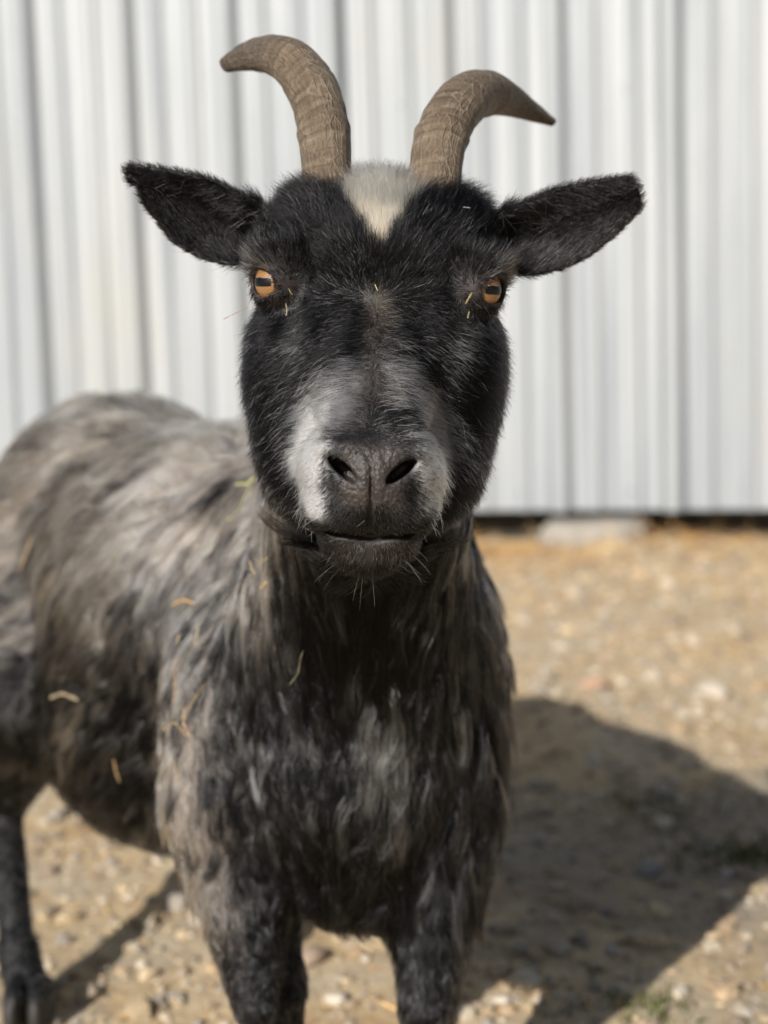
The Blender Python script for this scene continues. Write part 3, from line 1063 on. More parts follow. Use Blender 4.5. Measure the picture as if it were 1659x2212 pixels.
def sample(weight_per_tri, n):
    p = weight_per_tri / weight_per_tri.sum()
    t = rng.choice(len(TR), size=n, p=p)
    a = rng.random((n, 2)); fl = a.sum(1) > 1; a[fl] = 1 - a[fl]
    T = TR[t]
    w0 = 1 - a.sum(1)
    P = VV[T[:, 0]] * w0[:, None] + VV[T[:, 1]] * a[:, :1] + VV[T[:, 2]] * a[:, 1:]
    N = VN[T[:, 0]] * w0[:, None] + VN[T[:, 1]] * a[:, :1] + VN[T[:, 2]] * a[:, 1:]
    N /= np.linalg.norm(N, axis=1)[:, None] + 1e-9
    return P, N


def unit(v):
    return v / (np.linalg.norm(v, axis=-1, keepdims=True) + 1e-9)


def tang(d, N):
    return unit(d - N * (d * N).sum(1)[:, None])


e1 = VV[TR[:, 1]] - VV[TR[:, 0]]; e2 = VV[TR[:, 2]] - VV[TR[:, 0]]
AREA = np.linalg.norm(np.cross(e1, e2), axis=1) / 2
TC = VV[TR].mean(1)
TN = unit(VN[TR].mean(1))
T_HEAD = to_head(TC)
T_HW = headness(hd_v, bd_v)[TR].mean(1)
T_VIS = sstep(-0.45, 0.0, (TN * unit(CAM - TC)).sum(1))


def nohair(H):
    """1 where no hair grows: eyeballs, nostrils, mouth line"""
    ax = np.abs(H[:, 0]); Hm = np.stack([ax, H[:, 1], H[:, 2]], 1)
    q = Hm - EYE_C
    g, s, u = q @ GAZE, q @ G_SIDE, q @ G_UP
    eye = (np.sqrt((s / 1.05) ** 2 + (u / 0.82) ** 2) < 1.0) & (g > 0)
    nos = nostril(Hm) < 0.10
    zm = -12.0 + 0.05 * ax * ax
    mouth = (np.abs(H[:, 2] - zm) < 0.22) & (H[:, 1] < -4) & (ax < 2.3)
    phil = (ax < 0.16) & (H[:, 1] < -6.5) & (H[:, 2] < -8)
    return eye | nos | mouth | phil


def face_hair():
    Hm = T_HEAD.copy(); Hm[:, 0] = np.abs(Hm[:, 0])
    eu, ev, ew = ear_uvw(Hm)
    isear = (eu > 1.2) & (Hm[:, 0] > 7.2)
    dens = np.minimum(1, T_HW * 1.8) * (0.10 + 0.90 * T_VIS) * np.where(isear, 1.7, 1.0)
    wgt = AREA * dens * ~nohair(T_HEAD)
    n = 175000
    P, N = sample(wgt, n)
    H = to_head(P); ax = np.abs(H[:, 0]); sx = np.sign(H[:, 0]); y, z = H[:, 1], H[:, 2]
    keep = ~nohair(H)
    P, N, H, ax, sx, y, z = P[keep], N[keep], H[keep], ax[keep], sx[keep], y[keep], z[keep]
    n = len(P)
    Hm = np.stack([ax, y, z], 1)
    eu, ev, ew = ear_uvw(Hm)
    isear = (eu > 0.9) & (ax > 7.0)
    rnd = rng.random((n, 3))
    white, cream, bridge, brow, tear, lip, nosetop, _ = marks(P, H, np.ones(n))
    # directions in head axes
    upw = sstep(-1.2, 0.6, z)
    dn = np.stack([sx * (0.75 * np.minimum(ax / 2.4, 1)), np.full(n, 0.35), np.full(n, -0.55)], 1)
    du = np.stack([sx * (0.25 + 0.5 * np.minimum(ax / 4, 1)) * np.minimum(ax / 1.6, 1), np.full(n, 0.35), np.full(n, 0.9)], 1)
    D = dn * (1 - upw)[:, None] + du * upw[:, None]
    # the whorl between the eyes
    # round the eye the hair sweeps outwards and back
    q = Hm - EYE_C
    er = sstep(3.0, 1.6, np.linalg.norm(q, axis=1))
    rad_e = np.stack([sx * (q @ G_SIDE * 0.4 * 0 + q[:, 0] * 0.7 + 0.5), 0.5 + 0 * z, q[:, 2] * 0.9 + 0.05], 1)
    D = D * (1 - er)[:, None] + rad_e * er[:, None]
    # chin: downwards
    ch = sstep(-12.1, -13.1, z)
    D = D * (1 - ch)[:, None] + np.stack([sx * 0.15, 0.25 + 0 * z, -1 + 0 * z], 1) * ch[:, None]
    # cheeks: back and down
    ck = sstep(4.5, 6.0, ax) * (1 - upw)
    D = D * (1 - ck)[:, None] + np.stack([sx * 0.3, 0.7 + 0 * z, -0.75 + 0 * z], 1) * ck[:, None]
    eard = np.stack([sx * EAR_U[0], 0 * z + EAR_U[1] - 0.1, 0 * z + EAR_U[2]], 1) + np.stack([sx * EAR_V[0], 0 * z + EAR_V[1], 0 * z + EAR_V[2]], 1) * (-0.7 * np.sign(ev))[:, None] * 0.6
    D = np.where(isear[:, None], eard, D)
    Dw = hdir(D)
    jit = np.stack([wn_b(P), wn_b(P + 5.0), wn_b(P - 7.0)], 1) * 0.35 + rng.normal(0, 0.16, (n, 3))
    t = tang(unit(Dw) + jit, N)
    # lengths (cm)
    L = np.full(n, 0.75)
    L = np.where(z > 1.0, 0.95, L)
    L = L + 0.5 * sstep(3.3, 5.0, z) * (ax < 6.3)              # crown
    L = L * (1 - 0.55 * sstep(-5.0, -7.0, z) * sstep(0, -3, y))   # muzzle
    nose = sstep(1.9, 1.0, ax) * sstep(-7.2, -8.0, z) * sstep(-10.6, -9.8, z) * sstep(-5.5, -6.4, y) * (1 - white)
    L = L * (1 - 0.62 * nose)
    L = L + 0.35 * white * sstep(-8, -5, z)
    L = L + 0.30 * brow + 0.4 * ck
    L = L + 0.15 * sstep(-12.3, -13.2, z)
    L = np.where(isear, 0.42, L)
    lid = sstep(1.9, 1.5, np.linalg.norm(q, axis=1))
    L = L * (1 - 0.55 * lid)
    L = np.maximum(L, 0.09) * (0.6 + 0.7 * rng.random(n))
    lift = 0.30 + 0.30 * sstep(3.8, 5.6, z) + 0.22 * brow + 0.15 * white + 0.1 * rng.normal(size=n)
    lift = np.clip(lift, 0.10, 0.9)
    d0 = unit(t * (1 - lift)[:, None] + N * lift[:, None])
    k = 4
    S = np.zeros((n, k, 3))
    p = P - N * 0.0004
    S[:, 0] = p
    d = d0
    step = (L * 0.01 / (k - 1))[:, None]
    curl = rng.normal(0, 0.16, (n, 3))
    for i in range(1, k):
        p = p + d * step
        S[:, i] = p
        d = unit(d + t * 0.30 + curl * 0.5 - N * 0.06)
    colr = hair_colour(P, H, np.ones(n), None, rnd)
    r = np.full(n, 0.000085) * (0.75 + 0.5 * rng.random(n))
    r = r * (1 + 0.25 * white)
    hair_obj('face_hair', S, r, colr, HM_FACE)


def glint_hair():
    # stray hairs coloured pale to paint sun glints on the black face, thickest on the cheeks, under the eyes and over the brow
    ax = np.abs(T_HEAD[:, 0]); y = T_HEAD[:, 1]; z = T_HEAD[:, 2]
    patch = sstep(-0.1, 0.6, wn_b(TC + 2.0)) + 0.12
    under = np.exp(-((ax - 4.0) / 0.7) ** 2 - ((z + 3.2) / 1.6) ** 2) * 2.2
    cheek = np.exp(-((ax - 4.6) / 1.5) ** 2 - ((z + 8.0) / 2.6) ** 2) * 1.7
    edge = np.exp(-((band_w(ax, z) + 0.35) / 0.45) ** 2) * 3.0 * sstep(-9.0, -7.0, z)
    brow = np.exp(-((ax - 5.2) / 1.3) ** 2 - ((z - 1.7) / 0.8) ** 2) * 1.6
    wgt = AREA * T_HW * T_VIS * (ax < 7.3) * (y < 5.5) * ~nohair(T_HEAD) * (z > -12) * patch * (0.16 + under + cheek + edge + brow)
    wgt = wgt * np.where((ax < 2.2) & (z < -7.2), 0.05, 1.0) * np.where(T_HEAD[:, 0] > 0, 0.4, 1.0)
    n = 2600
    P, N = sample(wgt, n)
    H = to_head(P); ax = np.abs(H[:, 0]); sx = np.sign(H[:, 0]); z = H[:, 2]
    upw = sstep(-1.0, 0.8, z)
    D = np.stack([sx * 0.75, np.full(n, 0.1), np.full(n, -0.75)], 1) * (1 - upw)[:, None] + np.stack([sx * 0.5, np.full(n, 0.1), np.full(n, 0.85)], 1) * upw[:, None]
    t = tang(unit(hdir(D)) + rng.normal(0, 0.22, (n, 3)), N)
    L = rng.uniform(0.45, 1.05, n)
    k = 4
    S = np.zeros((n, k, 3)); p = P + N * 0.0008; S[:, 0] = p
    lift = rng.uniform(0.25, 0.5, n)[:, None]
    d = unit(t * (1 - lift) + N * lift)
    curl = rng.normal(0, 0.2, (n, 3))
    for i in range(1, k):
        p = p + d * (L * 0.01 / (k - 1))[:, None]
        S[:, i] = p
        d = unit(d + t * 0.25 + curl * 0.4)
    g = rng.random((n, 1))
    hair_obj('glint_hair', S, rng.uniform(0.00009, 0.00016, n), (0.25 + 0.55 * g ** 1.5) * np.array([[1, 0.98, 0.96]]), HM_FACE)


def ear_hair():
    # long loose hairs inside the ears
    Hm = T_HEAD.copy(); Hm[:, 0] = np.abs(Hm[:, 0])
    eu, ev, ew = ear_uvw(Hm)
    Tn = TN @ HM.T
    inner = (eu > 0.2) & (eu < 7.0) & (Hm[:, 0] > 6.3) & (Tn[:, 1] < -0.2)
    wgt = AREA * inner * np.interp(eu, [0, 2, 5, 7], [1, 1, 0.45, 0.15])
    n = 3600
    P, N = sample(wgt, n)
    H = to_head(P); ax = np.abs(H[:, 0]); sx = np.sign(H[:, 0])
    eu, ev, ew = ear_uvw(np.stack([ax, H[:, 1], H[:, 2]], 1))
    top = np.sign(ev - 0.2)
    D = np.stack([sx * 0.75, np.full(n, -0.25), -0.75 * top * 1.0 + 0.15], 1) + rng.normal(0, 0.25, (n, 3))
    Dw = unit(hdir(D))
    t = tang(Dw, N)
    L = rng.uniform(0.5, 1.7, n) * np.interp(eu, [0, 3, 7], [1.0, 1.0, 0.5])
    k = 5
    S = np.zeros((n, k, 3)); p = P.copy(); S[:, 0] = p
    d = unit(t * 0.6 + N * 0.5)
    curl = rng.normal(0, 0.2, (n, 3))
    for i in range(1, k):
        p = p + d * (L * 0.01 / (k - 1))[:, None]
        S[:, i] = p
        d = unit(d + t * 0.35 + curl * 0.4)
    g = rng.random(n)
    c = np.where((g < 0.5)[:, None], (0.08 + 0.34 * rng.random((n, 1))) * np.array([[1, 0.97, 0.92]]), BLACK * 2 * np.ones((n, 1)))
    hair_obj('ear_hair', S, np.full(n, 0.00009), c, HM_FACE)


def lashes():
    n = 90
    S = np.zeros((2 * n, 4, 3)); c = np.zeros((2 * n, 3)); r = np.zeros(2 * n)
    for si, sgn in enumerate((-1, 1)):
        a = rng.uniform(R(20), R(165), n)
        s = np.cos(a) * 1.0; u = np.sin(a) * 0.74 + 0.04
        base = EYE_C + np.outer(s, G_SIDE) + np.outer(u, G_UP) + np.outer(np.full(n, 0.95), GAZE)
        d = unit(np.outer(np.full(n, 0.55), GAZE) + np.outer(np.cos(a) * 0.6 + 0.15, G_SIDE) + np.outer(np.full(n, -0.15), G_UP) + rng.normal(0, 0.15, (n, 3)))
        L = rng.uniform(0.35, 0.85, n)
        p = base.copy()
        for i in range(4):
            h = p.copy(); h[:, 0] *= sgn
            S[si * n:(si + 1) * n, i] = from_head(h)
            p = p + d * (L / 3)[:, None]
            d = unit(d + np.array([0.08, -0.02, -0.1]))
        c[si * n:(si + 1) * n] = np.where(rng.random((n, 1)) < 0.5, 0.25 + 0.3 * rng.random((n, 1)), 0.012)
        r[si * n:(si + 1) * n] = 0.00010
    hair_obj('eyelash', S, r, c, HM_FACE)


def whiskers():
    n = 26
    ang = rng.uniform(-1, 1, n)
    Hroot = np.stack([ang * 2.6, -5.5 - rng.random(n), -12.4 - 1.6 * rng.random(n)], 1)
    S = np.zeros((n, 5, 3))
    for i in range(n):
        o = from_head(Hroot[i]); dirv = hdir(unit(np.array([ang[i] * 1.2, -0.5, -0.35 + 0.3 * rng.normal()])))
        hit = BVH.ray_cast(Vector(o + dirv * 0.06), Vector(-dirv))
        p = np.array(hit[0]) if hit[0] is not None else o
        d = dirv; L = rng.uniform(0.006, 0.018)
        for k in range(5):
            S[i, k] = p; p = p + d * L / 4; d = unit(d + np.array([0, 0, -0.12]))
    c = np.where(rng.random((n, 1)) < 0.5, 0.3, 0.02) * np.ones((n, 3))
    hair_obj('whisker', S, np.full(n, 0.00008), c, HM_FACE)


def grow(P, N, t, L, lift, droop, k=7, hug=0.6, curl_s=0.1):
    """strands that leave the skin and lie along it"""
    n = len(P)
    S = np.zeros((n, k, 3))
    p = P - N * 0.001
    S[:, 0] = p
    d = unit(t * (1 - lift)[:, None] + N * lift[:, None])
    curl = rng.normal(0, curl_s, (n, 3))
    step = (L / (k - 1))[:, None]
    for i in range(1, k):
        p = p + d * step
        f = i / (k - 1)
        e = 0.004
        P32 = p.astype(np.float32)
        d0 = goat_sdf(P32)
        g = np.stack([goat_sdf(P32 + np.eye(3, dtype=np.float32)[a] * np.float32(e)) - d0 for a in range(3)], 1) / e
        g = unit(g.astype(float))
        want = L * (0.10 + 0.16 * f) * (0.5 + lift)
        corr = np.where(d0 < want * 0.35, want * 0.35 - d0, np.where(d0 > want, (want - d0) * hug * 0.6, 0))
        p = p + g * corr[:, None]
        S[:, i] = p
        t = unit(t - g * (t * g).sum(1)[:, None] * 0.8 + np.array([0, 0, -1.0]) * droop[:, None])
        d = unit(d * 0.45 + t * 0.75 + curl * 0.6)
    return S


def coat():
    hw = T_HW
    pz = TC[:, 2]
    hoof = pz < 0.03
    dens = (1 - hw) * (hw < 0.8) * (0.05 + 0.95 * T_VIS) * ~hoof
    # closer to the camera and in view: denser
    dens *= np.where(pz < 0.17, 2.2, 1.0)
    n = 175000
    P, N = sample(AREA * dens, n)
    hd, bd = goat_sdf(P.astype(np.float32), parts=True)
    hw = headness(hd, bd)
    s = (P - CH) @ (-BF)
    n = len(P)
    # clumps
    ng = 9000
    gi = rng.choice(n, ng, replace=False)
    kd = KDTree(ng)
    for i, j in enumerate(gi): kd.insert(P[j], i)
    kd.balance()
    cl = np.array([kd.find(p)[1] for p in P])
    Dg = rng.normal(0, 0.20, (ng, 3)); Lg = rng.uniform(0.65, 1.3, ng); lg = rng.normal(0, 0.13, ng); rg = rng.random((ng, 3))
    down = np.array([0, 0, -1.0])
    back = -BF
    fb = sstep(0.0, 0.16, s)[:, None]
    D = down * (1 - fb) + (down * 0.62 + back * 0.75) * fb
    legw = sstep(0.22, 0.16, P[:, 2])
    D = D * (1 - legw)[:, None] + down * legw[:, None]
    wv = np.stack([wn_a(P), wn_a(P + 3.0), wn_a(P - 4.0)], 1)
    D = D + wv * 0.26 + Dg[cl] + rng.normal(0, 0.10, (n, 3))
    # the breast parts to either side
    t = tang(D, N)
    L = np.full(n, 0.037)
    L = L + 0.004 * sstep(0.0, 0.1, s)
    L = L * (1 - 0.62 * sstep(0.21, 0.14, P[:, 2])) * (1 - 0.45 * sstep(0.11, 0.06, P[:, 2]))
    hind = sstep(0.24, 0.32, s) * sstep(0.27, 0.20, P[:, 2])
    L = L * (1 - 0.55 * hind)
    L = L * (1 - 0.8 * hw) * Lg[cl] * rng.uniform(0.75, 1.15, n)
    right_leg = sstep(0.07, 0.11, (P - CH) @ BR) * sstep(0.16, 0.03, s) * sstep(0.40, 0.30, P[:, 2])
    L = L * (1 - 0.4 * right_leg)
    lift = np.clip(0.26 + lg[cl] + rng.normal(0, 0.05, n), 0.05, 0.7)
    S = grow(P, N, t, L, lift, np.full(n, 0.10), k=6)
    # slight waves along each lock
    ff = np.linspace(0, 1, S.shape[1])
    ph = rng.uniform(0, 6.283, ng)[cl]; sdv = unit(np.cross(t, N))
    S = S + sdv[:, None, :] * (np.sin(ff[None] * 7.0 + ph[:, None]) * ff[None] * 0.0020)[:, :, None]
    # gather tips into clumps
    G = S[gi][cl]
    f = np.linspace(0, 1, S.shape[1]) ** 1.15 * 0.74
    S = S + (G - S) * f[None, :, None] * (rng.uniform(0.5, 1.1, n) * sstep(0.10, 0.22, P[:, 2]))[:, None, None]
    own = (rng.random(n) < np.where(P[:, 2] < 0.19, 0.9, 0.35))[:, None]
    rnd = np.where(own, rng.random((n, 3)), np.clip(rg[cl] + rng.normal(0, 0.05, (n, 3)), 0, 0.9999))
    colr = hair_colour(P, to_head(P), hw * 0, None, rnd)
    colr = colr * (1 - hw)[:, None] + BLACK * 1.4 * hw[:, None]
    r = np.full(n, 0.00018) * rng.uniform(0.7, 1.3, n)
    hair_obj('coat', S, r, colr, HM_COAT)


def beard():
    # longer black hair lying down the throat below the jaw
    cand = (T_HEAD[:, 1] > -2.0) & (T_HEAD[:, 2] < -12.6) & (T_HEAD[:, 2] > -21) & (TN[:, 1] < 0.35) & (np.abs(TC[:, 0] + 0.012) < 0.045) & (TC[:, 1] < 1.04)
    n = 12000
    P, N = sample(AREA * cand * np.exp(-((TC[:, 0] + 0.012) / 0.028) ** 2), n)
    ng = 420
    gi = rng.choice(n, ng, replace=False)
    kd = KDTree(ng)
    for i, j in enumerate(gi): kd.insert(P[j], i)
    kd.balance()
    cl = np.array([kd.find(p)[1] for p in P])
    D = np.stack([-(P[:, 0] + 0.012) * 4.0, np.full(n, 0.1), np.full(n, -1.0)], 1) + rng.normal(0, 0.06, (n, 3)) + rng.normal(0, 0.10, (ng, 3))[cl]
    t = tang(D, N)
    L = rng.uniform(0.035, 0.060, n) * rng.uniform(0.8, 1.15, ng)[cl]
    S = grow(P, N, t, L, np.clip(rng.normal(0.25, 0.06, n), 0.1, 0.5), np.full(n, 0.16), k=7, curl_s=0.05)
    G = S[gi][cl]
    f = np.linspace(0, 1, 7) ** 1.2 * 0.6
    S = S + (G - S) * f[None, :, None]
    rg = rng.random(ng)[cl]; rr = rng.random(n)
    c = np.where((rg * 0.6 + rr * 0.4 < 0.13)[:, None], 0.10 + 0.12 * rng.random((n, 1)), 0.003 + 0.005 * rng.random((n, 1))) * np.array([[1, 0.98, 0.97]])
    hair_obj('beard', S, np.full(n, 0.00015), c, HM_FACE)


face_hair()
glint_hair()
ear_hair()
lashes()
whiskers()
coat()
beard()


# --- eyes
def mat_eye():
    m = NT('goat_iris')
    v = m.obj()
    sep = m.n('SeparateXYZ', ins={0: v})
    x, y, z = sep.outputs
    rr = m.math('SQRT', m.math('ADD', m.math('MULTIPLY', x, x), m.math('MULTIPLY', y, y)))
    ang = m.n('CombineXYZ', ins={0: m.math('MULTIPLY', m.math('ARCTAN2', y, x), 1.6), 1: m.math('MULTIPLY', rr, 60.0)}).outputs[0]
    fib = m.noise(14, 4, 0.65, ang)
    blotch = m.noise(330, 3, 0.6, v)
    c = m.ramp(fib, [(0.25, (0.13, 0.060, 0.020)), (0.5, (0.27, 0.140, 0.050)), (0.75, (0.37, 0.22, 0.10))])
    c = m.mix(m.math('MULTIPLY', blotch, 0.5), c, (0.20, 0.095, 0.035))
    rim = m.ramp(m.math('MULTIPLY', rr, 100.0), [(0.0, (0, 0, 0)), (0.80, (0, 0, 0)), (0.98, (1, 1, 1))])
    c = m.mix(rim, c, (0.03, 0.014, 0.009))
    m.set(Base_Color=c, Roughness=0.35, Coat_Weight=1.0, Coat_Roughness=0.02, Coat_IOR=1.4)
    return m.m


def build_eyes():
    me_mat = mat_eye()
    mp = NT('goat_pupil'); mp.set(Base_Color=(0.003, 0.004, 0.007), Specular_IOR_Level=0.2, Roughness=0.3, Coat_Weight=0.25, Coat_Roughness=0.03)
    for sgn, lab in ((-1, 'amber right eye lit by the sun'), (1, 'amber left eye in half shade')):
        bm = bmesh.new()
        bmesh.ops.create_uvsphere(bm, u_segments=40, v_segments=24, radius=EYE_R * 0.01)
        for v in bm.verts:                                    # the cornea bulges a little
            r = math.hypot(v.co.x, v.co.y)
            if v.co.z > 0: v.co.z += 0.0008 * math.exp(-(r / 0.007) ** 2)
        me = bpy.data.meshes.new('eye'); bm.to_mesh(me); bm.free()
        me.polygons.foreach_set('use_smooth', [True] * len(me.polygons)); me.materials.append(me_mat)
        o = bpy.data.objects.new('eye', me); link(o, goat); o.matrix_parent_inverse = parent_inv(goat)
        c = EYE_C * np.array([sgn, 1, 1]); g = GAZE * np.array([sgn, 1, 1])
        gz = unit(hdir(g)); gx = unit(np.cross(hdir((0, 0, 1.0)), gz)); gy = np.cross(gz, gx)
        Mx = Matrix.Identity(4)
        for i, vv in enumerate((gx, gy, gz)):
            for j in range(3): Mx[j][i] = vv[j]
        wp = from_head(c)
        for j in range(3): Mx[j][3] = wp[j]
        o.matrix_basis = Mx
        o['label'] = lab
        # pupil: a horizontal bar laid over the bulge of the iris
        hwp, hhp = 0.0084, 0.0023
        V, F = [], []
        nx_, ny_ = 17, 7
        for j in range(ny_):
            for i in range(nx_):
                a = -1 + 2 * i / (nx_ - 1); b = -1 + 2 * j / (ny_ - 1)
                px = hwp * a + sgn * 0.0012; py = hhp * b * (1 - 0.22 * abs(a) ** 6) + 0.00018 * math.sin(a * 9) * (b > 0.5) - 0.0001
                zz = math.sqrt((EYE_R * 0.01) ** 2 - px * px - py * py) + 0.0008 * math.exp(-(px * px + py * py) / 0.007 ** 2)
                V.append((px, py, zz + 0.00012))
        for j in range(ny_ - 1):
            for i in range(nx_ - 1):
                q = j * nx_ + i
                F.append((q, q + 1, q + nx_ + 1, q + nx_))
        p = mesh_obj('pupil', V, F, mp.m, o)


build_eyes()


# --- horns
def mat_horn():
    m = NT('horn_keratin')
    v = m.obj()
    uv = m.n('Attribute', attribute_name='along').outputs['Vector']   # x: angle, y: along (m), z: radius
    sep = m.n('SeparateXYZ', ins={0: uv})
    ringv = m.n('CombineXYZ', ins={0: m.math('MULTIPLY', sep.outputs[0], 0.22), 1: m.math('MULTIPLY', sep.outputs[1], 260.0)}).outputs[0]
    rings = m.noise(1.0, 4, 0.6, ringv, 0.6)
    fibv = m.n('CombineXYZ', ins={0: m.math('MULTIPLY', sep.outputs[0], 11.0), 1: m.math('MULTIPLY', sep.outputs[1], 45.0)}).outputs[0]
    fib = m.noise(1.0, 5, 0.6, fibv, 0.4)
    fl = m.n('TexVoronoi', feature='DISTANCE_TO_EDGE', ins={'Scale': 1.0, 'Vector': m.n('CombineXYZ', ins={0: m.math('MULTIPLY', sep.outputs[0], 3.2), 1: m.math('MULTIPLY', sep.outputs[1], 120.0)}).outputs[0]})
    blot = m.noise(95, 6, 0.7, v, 0.8)
    c = m.ramp(rings, [(0.28, (0.065, 0.045, 0.030)), (0.5, (0.135, 0.100, 0.067)), (0.72, (0.225, 0.182, 0.132))])
    c = m.mix(m.ramp(fib, [(0.35, (0.55,) * 3), (0.58, (0, 0, 0))]), c, (0.075, 0.052, 0.033))
    c = m.mix(m.ramp(blot, [(0.45, (0, 0, 0)), (0.7, (0.6, 0.6, 0.6))]), c, (0.165, 0.132, 0.092))
    tip = m.ramp(sep.outputs[1], [(0.095, (0, 0, 0)), (0.125, (0.75, 0.75, 0.75))])
    c = m.mix(m.math('MULTIPLY', tip, m.ramp(blot, [(0.35, (0, 0, 0)), (0.5, (1, 1, 1))])), c, (0.10, 0.085, 0.075))
    edge = m.ramp(fl.outputs['Distance'], [(0.0, (1, 1, 1)), (0.08, (0, 0, 0))])
    c = m.mix(m.math('MULTIPLY', edge, 0.35), c, (0.36, 0.29, 0.21))
    h = m.math('ADD', m.math('MULTIPLY', rings, 0.9), m.math('ADD', m.math('MULTIPLY', fib, 0.7), m.math('MULTIPLY', edge, 0.25)))
    m.set(Base_Color=c, Roughness=0.55, Specular_IOR_Level=0.35, Normal=m.bump(h, 1.0, 0.0026))
    return m.m


MAT_HORN = mat_horn()


def catmull(P, n):
    P = np.asarray(P, float)
    Q = np.concatenate([[2 * P[0] - P[1]], P, [2 * P[-1] - P[-2]]])
    out = []
    for u in np.linspace(0, len(P) - 1 - 1e-6, n):
        i = int(u); t = u - i
        a, b, c, d = Q[i], Q[i + 1], Q[i + 2], Q[i + 3]
        out.append(0.5 * (2 * b + (c - a) * t + (2 * a - 5 * b + 4 * c - d) * t * t + (3 * b - a - 3 * c + d) * t ** 3))
    return np.array(out)


def horn(path, label, seed, blunt):
    """path rows: px, py, depth, width_px"""
    ctrl = np.array([np.append(C(a, b, d), wd * d / FPX / 2) for (a, b, d, wd) in path])
    n, k = 90, 40
    Q = catmull(ctrl, n)
    pts, rad = Q[:, :3], np.maximum(Q[:, 3], 0.0008)
    arc = np.concatenate([[0], np.cumsum(np.linalg.norm(np.diff(pts, axis=0), axis=1))])
    tn = unit(np.gradient(pts, axis=0))
    r = np.random.default_rng(seed)
    ku = np.cumsum(r.uniform(0.3, 1.7, 40)); ku = (ku - ku[0]) / (ku[-1] - ku[0]) * arc[-1]
    ringn = np.interp(arc, ku, r.normal(0, 1, 40))
    V, A = [], []
    ref = fwd
    for i in range(n):
        b = unit(ref - tn[i] * (ref @ tn[i])); s = np.cross(tn[i], b)
        fade = max(0.0, 1 - arc[i] / arc[-1])
        for j in range(k):
            a = 2 * math.pi * j / k
            # keeled section: deeper front to back, a blunt ridge at the inner front
            rr = rad[i] * (1 + 0.085 * math.cos(3 * a + 0.6) * fade + 0.030 * ringn[i] * (0.4 + 0.6 * fade)
                           + 0.012 * math.sin(11 * a + 3 * math.sin(arc[i] * 60)) * fade + 0.02 * math.sin(5 * a + seed))
            V.append(pts[i] + s * rr * math.cos(a) + b * rr * 1.22 * math.sin(a))
            A.append((a if a < math.pi else 2 * math.pi - a, arc[i], rr))
    F = []
    for i in range(n - 1):
        for j in range(k):
            F.append((i * k + j, i * k + (j + 1) % k, (i + 1) * k + (j + 1) % k, (i + 1) * k + j))
    V.append(pts[-1] + tn[-1] * rad[-1] * blunt); A.append((0, arc[-1], 0))
    for j in range(k): F.append(((n - 1) * k + j, (n - 1) * k + (j + 1) % k, n * k))
    o = mesh_obj('horn', V, F, MAT_HORN, goat)
    at = o.data.attributes.new('along', 'FLOAT_VECTOR', 'POINT')
    at.data.foreach_set('vector', np.array(A, np.float32).ravel())
    bm = bmesh.new(); bm.from_mesh(o.data); bmesh.ops.recalc_face_normals(bm, faces=bm.faces[:]); bm.to_mesh(o.data); bm.free()
    o['label'] = label
    return o


horn([(712, 440, 0.845, 104), (709, 385, 0.845, 106), (704, 305, 0.850, 111), (691, 235, 0.858, 112), (668, 182, 0.868, 108), (634, 140, 0.880, 98),
      (590, 120, 0.893, 82), (545, 121, 0.905, 64), (510, 131, 0.913, 46), (489, 140, 0.918, 34)], 'long brown right horn curving outwards to a blunt tip', 4, 0.35)
horn([(938, 440, 0.845, 110), (943, 385, 0.847, 112), (950, 325, 0.853, 113), (966, 275, 0.862, 114), (992, 234, 0.876, 112), (1024, 208, 0.895, 102),
      (1062, 206, 0.915, 88), (1102, 219, 0.935, 66), (1145, 240, 0.950, 44), (1193, 264, 0.962, 18)], 'shorter brown left horn swept back to a thin tip', 9, 0.6)


# ------------------------------------------------------------------ bits of hay caught in the coat and on the face
def mat_straw(name, c):
    m = NT(name)
    n = m.noise(400, 3, 0.6, m.obj())
    m.set(Base_Color=m.ramp(n, [(0.3, tuple(0.7 * q for q in c)), (0.7, c)]), Roughness=0.6)
    return m.m


def on_coat(px, py, proud):
    o = Vector(CAM); d = fwd + rgt * (px - CX) / FPX + upv * (CY - py) / FPX
    L = np.linalg.norm(d)
    hit = BVH.ray_cast(o, Vector(d / L))
    dist = (hit[3] / L - proud) if hit[0] is not None else None
    return dist


def stalk(name, pts, width_px, colr, label, cat, proud=0.02, depth=None, group=None, joints=()):
    """a thin stalk along points seen at (px, py)"""
    ds = []
    for (a, b) in pts:
        d = depth if depth is not None else on_coat(a, b, proud)
        ds.append(d)
    known = [d for d in ds if d is not None]
    base = float(np.median(known)) if known else 0.9
    ds = [base if (d is None or abs(d - base) > 0.06) else d for d in ds]
    if depth is None:
        ds = list(np.linspace(ds[0], ds[-1], len(ds)))
    PW = np.array([C(a, b, d) for (a, b), d in zip(pts, ds)]); uu = np.linspace(0, len(pts) - 1, 12)
    W = np.stack([np.interp(uu, np.arange(len(pts)), PW[:, q]) for q in range(3)], 1)
    r = 0.4 * width_px * base / FPX / 2
    tn = unit(np.gradient(W, axis=0))
    V, F = [], []
    k = 6
    for i, p in enumerate(W):
        b = unit(np.cross(tn[i], fwd)); s = np.cross(tn[i], b)
        rr = r * (0.75 + 0.25 * math.sin(i * 1.7 + width_px)) * (1.25 if i in joints else 1)
        for j in range(k):
            a = 2 * math.pi * j / k
            V.append(p + b * rr * math.cos(a) + s * 0.22 * rr * math.sin(a))
    for i in range(11):
        for j in range(k):
            F.append((i * k + j, i * k + (j + 1) % k, (i + 1) * k + (j + 1) % k, (i + 1) * k + j))
    F.append(tuple(range(k))); F.append(tuple(11 * k + j for j in range(k)))
    o = mesh_obj(name, V, F, mat_straw(name + '_fibre', colr))
    tag(o, label, cat, group)
    return o


